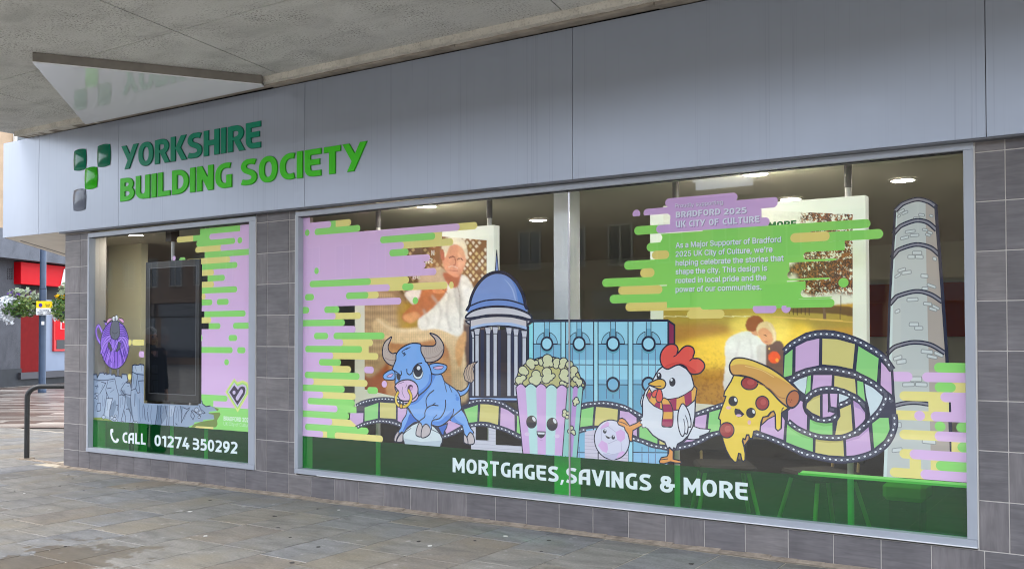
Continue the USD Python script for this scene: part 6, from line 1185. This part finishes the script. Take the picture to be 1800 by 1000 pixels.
part(po, 'case', lb(95.8, 150, 541, 616, .04, .08, .01), mat('case_red', srgb(214, 40, 40), .35)); part(po, 'sheet', lb(98.5, 150, 541, 597, .030, .008), REDM); part(po, 'black_band', lb(99.5, 150, 597, 612.5, .030, .008), BLACK)
part(po, 'white_border', cat(lb(107, 107.7, 558, 578.5, .024, .005), lb(107.72, 150, 577.7, 578.5, .024, .005)), mat('sign_white', (0, 0, 0))); part(po, 'white_logo', cat(lb(110.5, 112.2, 562, 567, .024, .005), lb(112.6, 114, 562.5, 567, .024, .005), lb(114.4, 116, 562, 567, .024, .005)), mat('sign_white', (0, 0, 0)))

# lamp post with parking plate and flower baskets
LPm = mat('post_blue_grey', srgb(58, 72, 92), .35, .5, noise=(4., .12, 4))
lp = atZ(74, 690); dist = np.linalg.norm(lp-CAM)
pxm = F/((lp-CAM)@fw)                      # photograph pixels per metre there
def lz(py): return lp[2]+(690-py)/pxm
lam = thing('lamp_post', 'slate blue lamp post beside the black railing, cut off by the shop soffit', 'lamp post', lp)
part(lam, 'base_section', tube([lp, lp+(0, 0, lz(508))], 5.9/pxm, 20), LPm, True)
part(lam, 'upper_section', tube([lp+(0, 0, lz(508)), lp+(0, 0, lz(505)), lp+(0, 0, 8.6)], [5.9/pxm, 5.2/pxm, 4.4/pxm], 20), LPm, True)
part(lam, 'collar', tube([lp+(0, 0, lz(508)), lp+(0, 0, lz(506.5))], 6.3/pxm, 20), LPm, True)
part(lam, 'foot_plate', tube([lp, lp+(0, 0, .14)], 6.9/pxm, 20), LPm, True)
sd = RT*np.array([1, 1, 0]); sd /= np.linalg.norm(sd); bk = np.array([-sd[1], sd[0], 0]); bk = bk if bk@(lp-CAM) > 0 else -bk
def lpoint(px, py, back=0.): return lp+sd*((px-74)/pxm)+np.array([0, 0, lz(py)])+bk*back
part(lam, 'lantern_arm', tube([lp+(0, 0, 8.5), lp+(0, 0, 9.0)+bk*.6, lp+(0, 0, 9.1)+bk*1.5], .05, 10), LPm, True)
part(lam, 'lantern', cbx(*(sum(([c-.18, c+.18] for c in (lp+bk*1.6)[:2]), [])), 9.05, 9.2, .04), LPm)
part(lam, 'notice', cat(*[trimesh.convex.convex_hull(np.array([lpoint(a, b, -.13-o) for a in (76.2, 81) for b in (565, 571) for o in (0, .006)]))]), mat('sign_white', (0, 0, 0)))
for s_, nm in ((-1, 'bracket'), (1, 'bracket')): part(lam, nm, tube([lpoint(74, 545), lpoint(74+s_*20, 546)], .018, 8), LPm, True)
def plate(t, name, px0, px1, py0, py1, o, mt): part(t, name, trimesh.convex.convex_hull(np.array([lpoint(a, b, -o-d) for a in (px0, px1) for b in (py0, py1) for d in (0, .008)])), mt)
ps = thing('parking_sign', 'small yellow and white parking plate with a blue disc on the lamp post', 'sign', lpoint(80, 553))
plate(ps, 'yellow_plate', 67.2, 95.4, 529.5, 541.6, .14, mat('sign_yellow', srgb(250, 214, 0), .4)); plate(ps, 'white_plate', 67.2, 95.4, 541.8, 553.7, .14, mat('sign_white', (0, 0, 0)))
dc = lpoint(75, 536.5, -.152); th = np.linspace(0, 2*np.pi, 20)[:-1]
part(ps, 'blue_disc', trimesh.convex.convex_hull(np.array([dc+sd*(3.1/pxm*math.cos(t))+np.array([0, 0, 3.4/pxm*math.sin(t)])-bk*d for t in th for d in (0, .006)])), mat('sign_blue', srgb(70, 50, 150), .4))
def ltext(t, text, px0, px1, py, cp, mt):
    m_ = meshkit.text_mesh(text, 1., .01, True); v = np.array(m_.vertices); W = v[:, 0].max()
    o = lpoint(px0, py, -.1495); part(t, 'writing', trimesh.Trimesh(o+v[:, :1]/W*(px1-px0)/pxm*sd+v[:, 1:2]*cp/pxm*np.array([0, 0, 1.])-v[:, 2:]*bk*.3, m_.faces, process=False), mt)
INKM = mat('sign_ink', (.03, .03, .04), .5)
ltext(ps, 'No loading', 73, 89.5, 546.6, 2.4, INKM); ltext(ps, '10.00am - 4.00pm', 68.6, 93.5, 549.9, 2.2, INKM); ltext(ps, '6.00pm - 8.00am', 70, 93.5, 553, 2.2, INKM); ltext(ps, 'At any', 83, 91.5, 536.3, 2., INKM); ltext(ps, 'time', 84, 90.5, 539.3, 2., INKM)
def quads(C, S, rs, up=.5):
    """small bent petal or leaf faces at the points C with size S"""
    n = len(C); a = rs.normal(size=(n, 3)); a[:, 2] *= up; a /= np.linalg.norm(a, axis=1)[:, None]; b = np.cross(a, rs.normal(size=(n, 3))); b /= np.linalg.norm(b, axis=1)[:, None]
    c = np.cross(a, b); S = S[:, None]
    V = np.stack([C-a*S, C+b*S*.62+c*S*.15, C+a*S, C-b*S*.62+c*S*.15], 1).reshape(-1, 3); k = np.arange(n)*4
    return trimesh.Trimesh(V, np.vstack([np.c_[k, k+1, k+2], np.c_[k, k+2, k+3]]), process=False)
LEAF = [mat('leaf_a', srgb(72, 104, 44), .5, .4, noise=(30., .3, 2)), mat('leaf_b', srgb(134, 150, 84), .5, .4, noise=(30., .3, 2)), mat('leaf_grey', srgb(150, 160, 130), .6, .3)]
PET = {'white': mat('petal_white', srgb(244, 246, 248), .6, .2), 'yellow': mat('petal_yellow', srgb(245, 190, 20), .6, .2), 'violet': mat('petal_violet', srgb(126, 90, 170), .6, .2), 'red': mat('petal_red', srgb(190, 40, 30), .6, .2), 'pale': mat('petal_lime', srgb(214, 226, 130), .6, .2)}
def basket(label, cpx, cpy, blobs, seed):
    rs = np.random.RandomState(seed); c = lpoint(cpx, cpy)
    t = thing('flower_basket', label, 'flower basket', c, 'hanging flower baskets on the lamp post')
    th = np.linspace(0, math.pi/2, 6); prof = [(.001, -.2)]+[(.22*math.sin(a), -.2*math.cos(a)) for a in th[1:]]+[(.225, .02), (.2, .02), (.001, -.02)]
    bm = trimesh.creation.revolve(np.array(prof), sections=20); bm.apply_translation(c); part(t, 'bowl', bm, mat('basket_dark', srgb(44, 48, 60), .6), True)
    for k in range(3):
        a = 2.1*k; part(t, 'chain', tube([c+(.21*math.cos(a), .21*math.sin(a), .02), c+(0, 0, .5)], .006, 5), BLACK)
    for nm, mt, (bx_, by_), (rx, ry), n, sz in blobs:
        q = rs.normal(size=(n, 3)); q /= np.maximum(np.linalg.norm(q, axis=1), 1e-6)[:, None]; q *= 1.15*rs.rand(n)[:, None]**.4
        C = lpoint(bx_, by_)+q[:, :1]*sd*rx/pxm+q[:, 1:2]*bk*min(rx/pxm, .4)+q[:, 2:]*np.array([0, 0, ry/pxm])
        part(t, nm, quads(C, sz*(.6+.8*rs.rand(n)), rs), mt, kind='stuff')
basket('flower basket of trailing white blooms with violet and yellow flowers left of the lamp post', 33, 545, [('leaves', LEAF[0], (34, 540), (26, 16), 620, .05), ('leaves', LEAF[1], (46, 537), (20, 17), 520, .055), ('silver_leaves', LEAF[2], (54, 536), (10, 19), 260, .06), ('white_blooms', PET['white'], (20, 534), (22, 13), 900, .05), ('white_blooms', PET['white'], (10, 551), (11, 12), 340, .045), ('white_blooms', PET['white'], (33, 539), (8, 6), 120, .045), ('white_blooms', PET['white'], (15, 561), (7, 8), 130, .045), ('yellow_blooms', PET['yellow'], (49, 525), (9, 5), 60, .04), ('white_blooms', PET['white'], (50, 545), (12, 9), 160, .045), ('violet_blooms', PET['violet'], (35, 517), (19, 6), 150, .04), ('stems', LEAF[2], (40, 517), (24, 10), 120, .07)], 5)
basket('flower basket with yellow and red flowers right of the lamp post, half hidden', 116, 549, [('leaves', LEAF[0], (112, 540), (19, 20), 620, .05), ('leaves', LEAF[1], (110, 546), (16, 17), 420, .055), ('pale_leaves', PET['pale'], (112, 545), (11, 12), 160, .05), ('yellow_blooms', PET['yellow'], (108, 522), (10, 5), 90, .045), ('white_blooms', PET['white'], (101, 546), (10, 16), 260, .05), ('white_blooms', PET['white'], (114, 552), (8, 8), 80, .045), ('red_blooms', PET['red'], (110, 548), (8, 9), 60, .045), ('stems', LEAF[2], (112, 512), (9, 14), 120, .07)], 6)

# black tubular railing at the shop corner
ra = atZ(47, 806.5); ra[2] = 0
rz = atY(47, 675, ra[1])[2]; dr = np.array([-.6, .8, 0])
e_ = np.array([.55, .42, 0]); e_ /= np.linalg.norm(e_)
pr_ = [ra+(0, 0, 0), ra+(0, 0, rz-.17)]+[ra+(0, 0, rz-.17)+e_*(.16*(1-math.cos(a)))+np.array([0, 0, .14*math.sin(a)]) for a in np.linspace(.2, math.pi/2, 7)]
zt2 = rz-.03; pr_ += [ra+(0, 0, zt2)+e_*L for L in (.5, 1.0, 1.12)]+[ra+(0, 0, zt2-.02-.15*(1-math.cos(a)))+e_*(1.12+.14*math.sin(a)) for a in np.linspace(.4, math.pi/2, 5)]
pr_ += [ra+e_*1.27]
ral = thing('railing', 'black tubular hoop railing standing at the left corner of the shop', 'railing', ra)
part(ral, 'hoop', tube(pr_, .031, 16), BLACK, True)
part(ral, 'foot_mortar', trimesh.creation.cylinder(.09, .012, sections=14, transform=trimesh.transformations.translation_matrix(ra+(0, 0, .006))), mat('fillet_mortar', (0, 0, 0)))

# ------------------------------------------------------------ the other side of the square, seen mirrored in the glass
def far_building(name_label, x0, x1, y, h, wall, frames, sp=(0, 0), sill0=3.6, every=2.1, shop=True, bandc=None):
    t = thing('far_building', name_label, 'building', ((x0+x1)/2, y, 0))
    pl4 = [(x0, y), (x0-8*sp[0], y-8), (x1-8*sp[1], y-8), (x1, y)]; part(t, 'wall', prism(pl4, 0, h), wall); part(t, 'cornice', prism([(x0, y+.3), (x0-8*sp[0], y-8), (x1-8*sp[1], y-8), (x1, y+.3)], h, h+.3), wall)
    part(t, 'string_course', bx(x0, x1, y+.001, y+.12, 3.4, 3.7), wall)
    fr_, gl_ = frames
    n = max(1, int((x1-x0)/every)); st_ = (x1-x0)/n
    zz = 4.3
    while zz+1.9 < h:
        for k in range(n):
            a = x0+(k+.5)*st_; w_ = part(t, 'window', cat(bx(a-.55, a+.55, y+.002, y+.06, zz, zz+.07), bx(a-.55, a+.55, y+.002, y+.06, zz+1.58, zz+1.65), bx(a-.55, a-.48, y+.002, y+.06, zz+.071, zz+1.579), bx(a+.48, a+.55, y+.002, y+.06, zz+.071, zz+1.579), bx(a-.03, a+.03, y+.002, y+.06, zz+.071, zz+1.579)), fr_)
            part(w_, 'window_glass', bx(a-.479, a+.479, y+.001, y+.02, zz+.08, zz+1.57), gl_)
        zz += 2.9
    if shop:
        m_ = max(1, int((x1-x0)/4.5)); s_ = (x1-x0)/m_
        for k in range(m_):
            a = x0+k*s_; part(t, 'shopfront', bx(a+.3, a+s_-.3, y+.001, y+.05, .4, 2.6), gl_); part(t, 'shop_board', bx(a+.2, a+s_-.2, y+.001, y+.15, 2.65, 3.35), bandc[k % len(bandc)] if bandc else fr_)
    return t
W1m, W2m = mat('brown_stone', srgb(112, 94, 80), .85, .2, noise=(1.4, .2, 6)), mat('buff_stone', srgb(150, 134, 112), .85, .2, noise=(1.4, .2, 6))
FRm, GLm = mat('far_frame', srgb(138, 132, 122), .5), mat('far_glass', (.03, .035, .045), .05, .6)
bands = [mat('board_brown', srgb(74, 62, 54), .5), mat('board_grey', srgb(80, 80, 82), .5), mat('board_dark', srgb(50, 50, 54), .5)]
FY_ = -27.
far_building('tall brown stone building facing the shop, mirrored behind the poster of the man', -110, -4.05, FY_, 7.3, W1m, (FRm, GLm), (0, .45), bandc=bands)
far_building('low linking block between the tall buildings facing the shop', -4.04, -1.70, FY_, 6.65, W2m, (FRm, GLm), (.45, .37), shop=False)
far_building('buff stone building facing the shop, mirrored at the right end of the long window', -1.69, 40, FY_, 7.3, W2m, (FRm, GLm), (.37, 0), bandc=bands[::-1])

# ------------------------------------------------------------ a passer-by outside the frame on the left, mirrored in the dark screen
import manifold3d as m3
def bones(segs, edge=.02, it=12):
    out = []
    for a, ra_, b, rb_ in segs:
        sp_ = lambda c, r: m3.Manifold.sphere(r, 20).translate(tuple(float(v) for v in c))
        out.append(m3.Manifold.batch_hull([sp_(a, ra_), sp_(b, rb_)]))
    u_ = m3.Manifold.batch_boolean(out, m3.OpType.Add).refine_to_length(edge); q_ = u_.to_mesh()
    tm_ = trimesh.Trimesh(q_.vert_properties[:, :3], q_.tri_verts); trimesh.smoothing.filter_taubin(tm_, iterations=it); return tm_
pw = np.array([-1.10, -1.31, 0.])
pe = thing('person', 'grey-haired person in dark coat and trousers, standing, mirrored in the dark screen', 'person', pw)
hd = []
for s_ in (-1, 1):
    hd += [((0, s_*.17, 1.31), .05, (-.03, s_*.215, 1.05), .04), ((-.03, s_*.215, 1.05), .04, (.05, s_*.20, .83), .027), ((.05, s_*.20, .83), .027, (.07, s_*.195, .75), .034)]
    for k_, (dx_, L_) in enumerate(((.030, .066), (.010, .076), (-.010, .070), (-.028, .054))): hd += [((.075+dx_, s_*.195, .74), .010, (.085+dx_, s_*.19, .74-L_*.55), .009), ((.085+dx_, s_*.19, .74-L_*.55), .009, (.088+dx_, s_*.178, .74-L_), .008)]
    hd += [((.10, s_*.185, .775), .012, (.125, s_*.17, .725), .009)]
    hd += [((0, s_*.085, .86), .09, (.01, s_*.09, .46), .055), ((.01, s_*.09, .46), .055, (-.01, s_*.09, .09), .036), ((-.01, s_*.09, .05), .04, (.14, s_*.10, .035), .032)]
hd += [((0, 0, .9), .115, (0, 0, 1.2), .125), ((0, -.13, 1.29), .065, (0, .13, 1.29), .065), ((0, 0, 1.2), .12, (.0, 0, 1.30), .09), ((0, 0, 1.32), .05, (.02, 0, 1.44), .048), ((.0, 0, 1.52), .085, (.03, 0, 1.50), .078), ((.03, 0, 1.50), .075, (.045, 0, 1.445), .045), ((.09, 0, 1.515), .016, (.122, 0, 1.485), .013)]
for s_ in (-1, 1): hd += [((-.005, s_*.082, 1.51), .018, (0, s_*.085, 1.48), .012)]
bd = bones(hd, .014, 8); bd.apply_translation(pw); part(pe, 'body', bd, mat('skin', srgb(206, 160, 136), .55, .4), True)
ct = []
for s_ in (-1, 1): ct += [((0, s_*.17, 1.31), .07, (-.03, s_*.22, 1.05), .06), ((-.03, s_*.22, 1.05), .06, (.045, s_*.203, .85), .047)]
ct += [((0, -.07, .72), .13, (0, -.05, 1.2), .135), ((0, .07, .72), .13, (0, .05, 1.2), .135), ((0, -.13, 1.29), .085, (0, .13, 1.29), .085), ((0, 0, 1.33), .085, (.01, 0, 1.38), .07)]
cm_ = bones(ct, .02, 6); cm_.apply_translation(pw); part(pe, 'coat', cm_, mat('coat_dark', (.02, .021, .026), .8, .2), True)
tr_ = []
for s_ in (-1, 1): tr_ += [((0, s_*.085, .80), .10, (.01, s_*.09, .46), .072), ((.01, s_*.09, .46), .072, (-.01, s_*.09, .11), .058)]
tq = bones(tr_, .02, 6); tq.apply_translation(pw); part(pe, 'trousers', tq, mat('trouser_dark', (.03, .032, .04), .85, .2), True)
for s_ in (-1, 1): sq = bones([((-.02, s_*.09, .055), .055, (.15, s_*.102, .042), .042)], .015, 6); sq.apply_translation(pw); part(pe, 'shoe', sq, BLACK, True)
hr = bones([((-.02, 0, 1.55), .088, (.02, 0, 1.575), .075), ((-.04, 0, 1.54), .075, (-.05, 0, 1.45), .06)], .014, 6); hr.apply_translation(pw); part(pe, 'hair', hr, mat('grey_hair', srgb(190, 190, 190), .7, .3, noise=(60., .3, 3)), True)
for s_ in (-1, 1): ey = trimesh.creation.icosphere(2, .011); ey.apply_translation(pw+(.102, s_*.032, 1.52)); part(pe, 'eye', ey, mat('eye_dark', (.05, .04, .035), .2, .5), True)
mo = trimesh.creation.icosphere(2, 1.); mo.apply_scale((.006, .022, .005)); mo.apply_translation(pw+(.094, 0, 1.447)); part(pe, 'mouth', mo, mat('lips', srgb(160, 90, 84), .5), True)
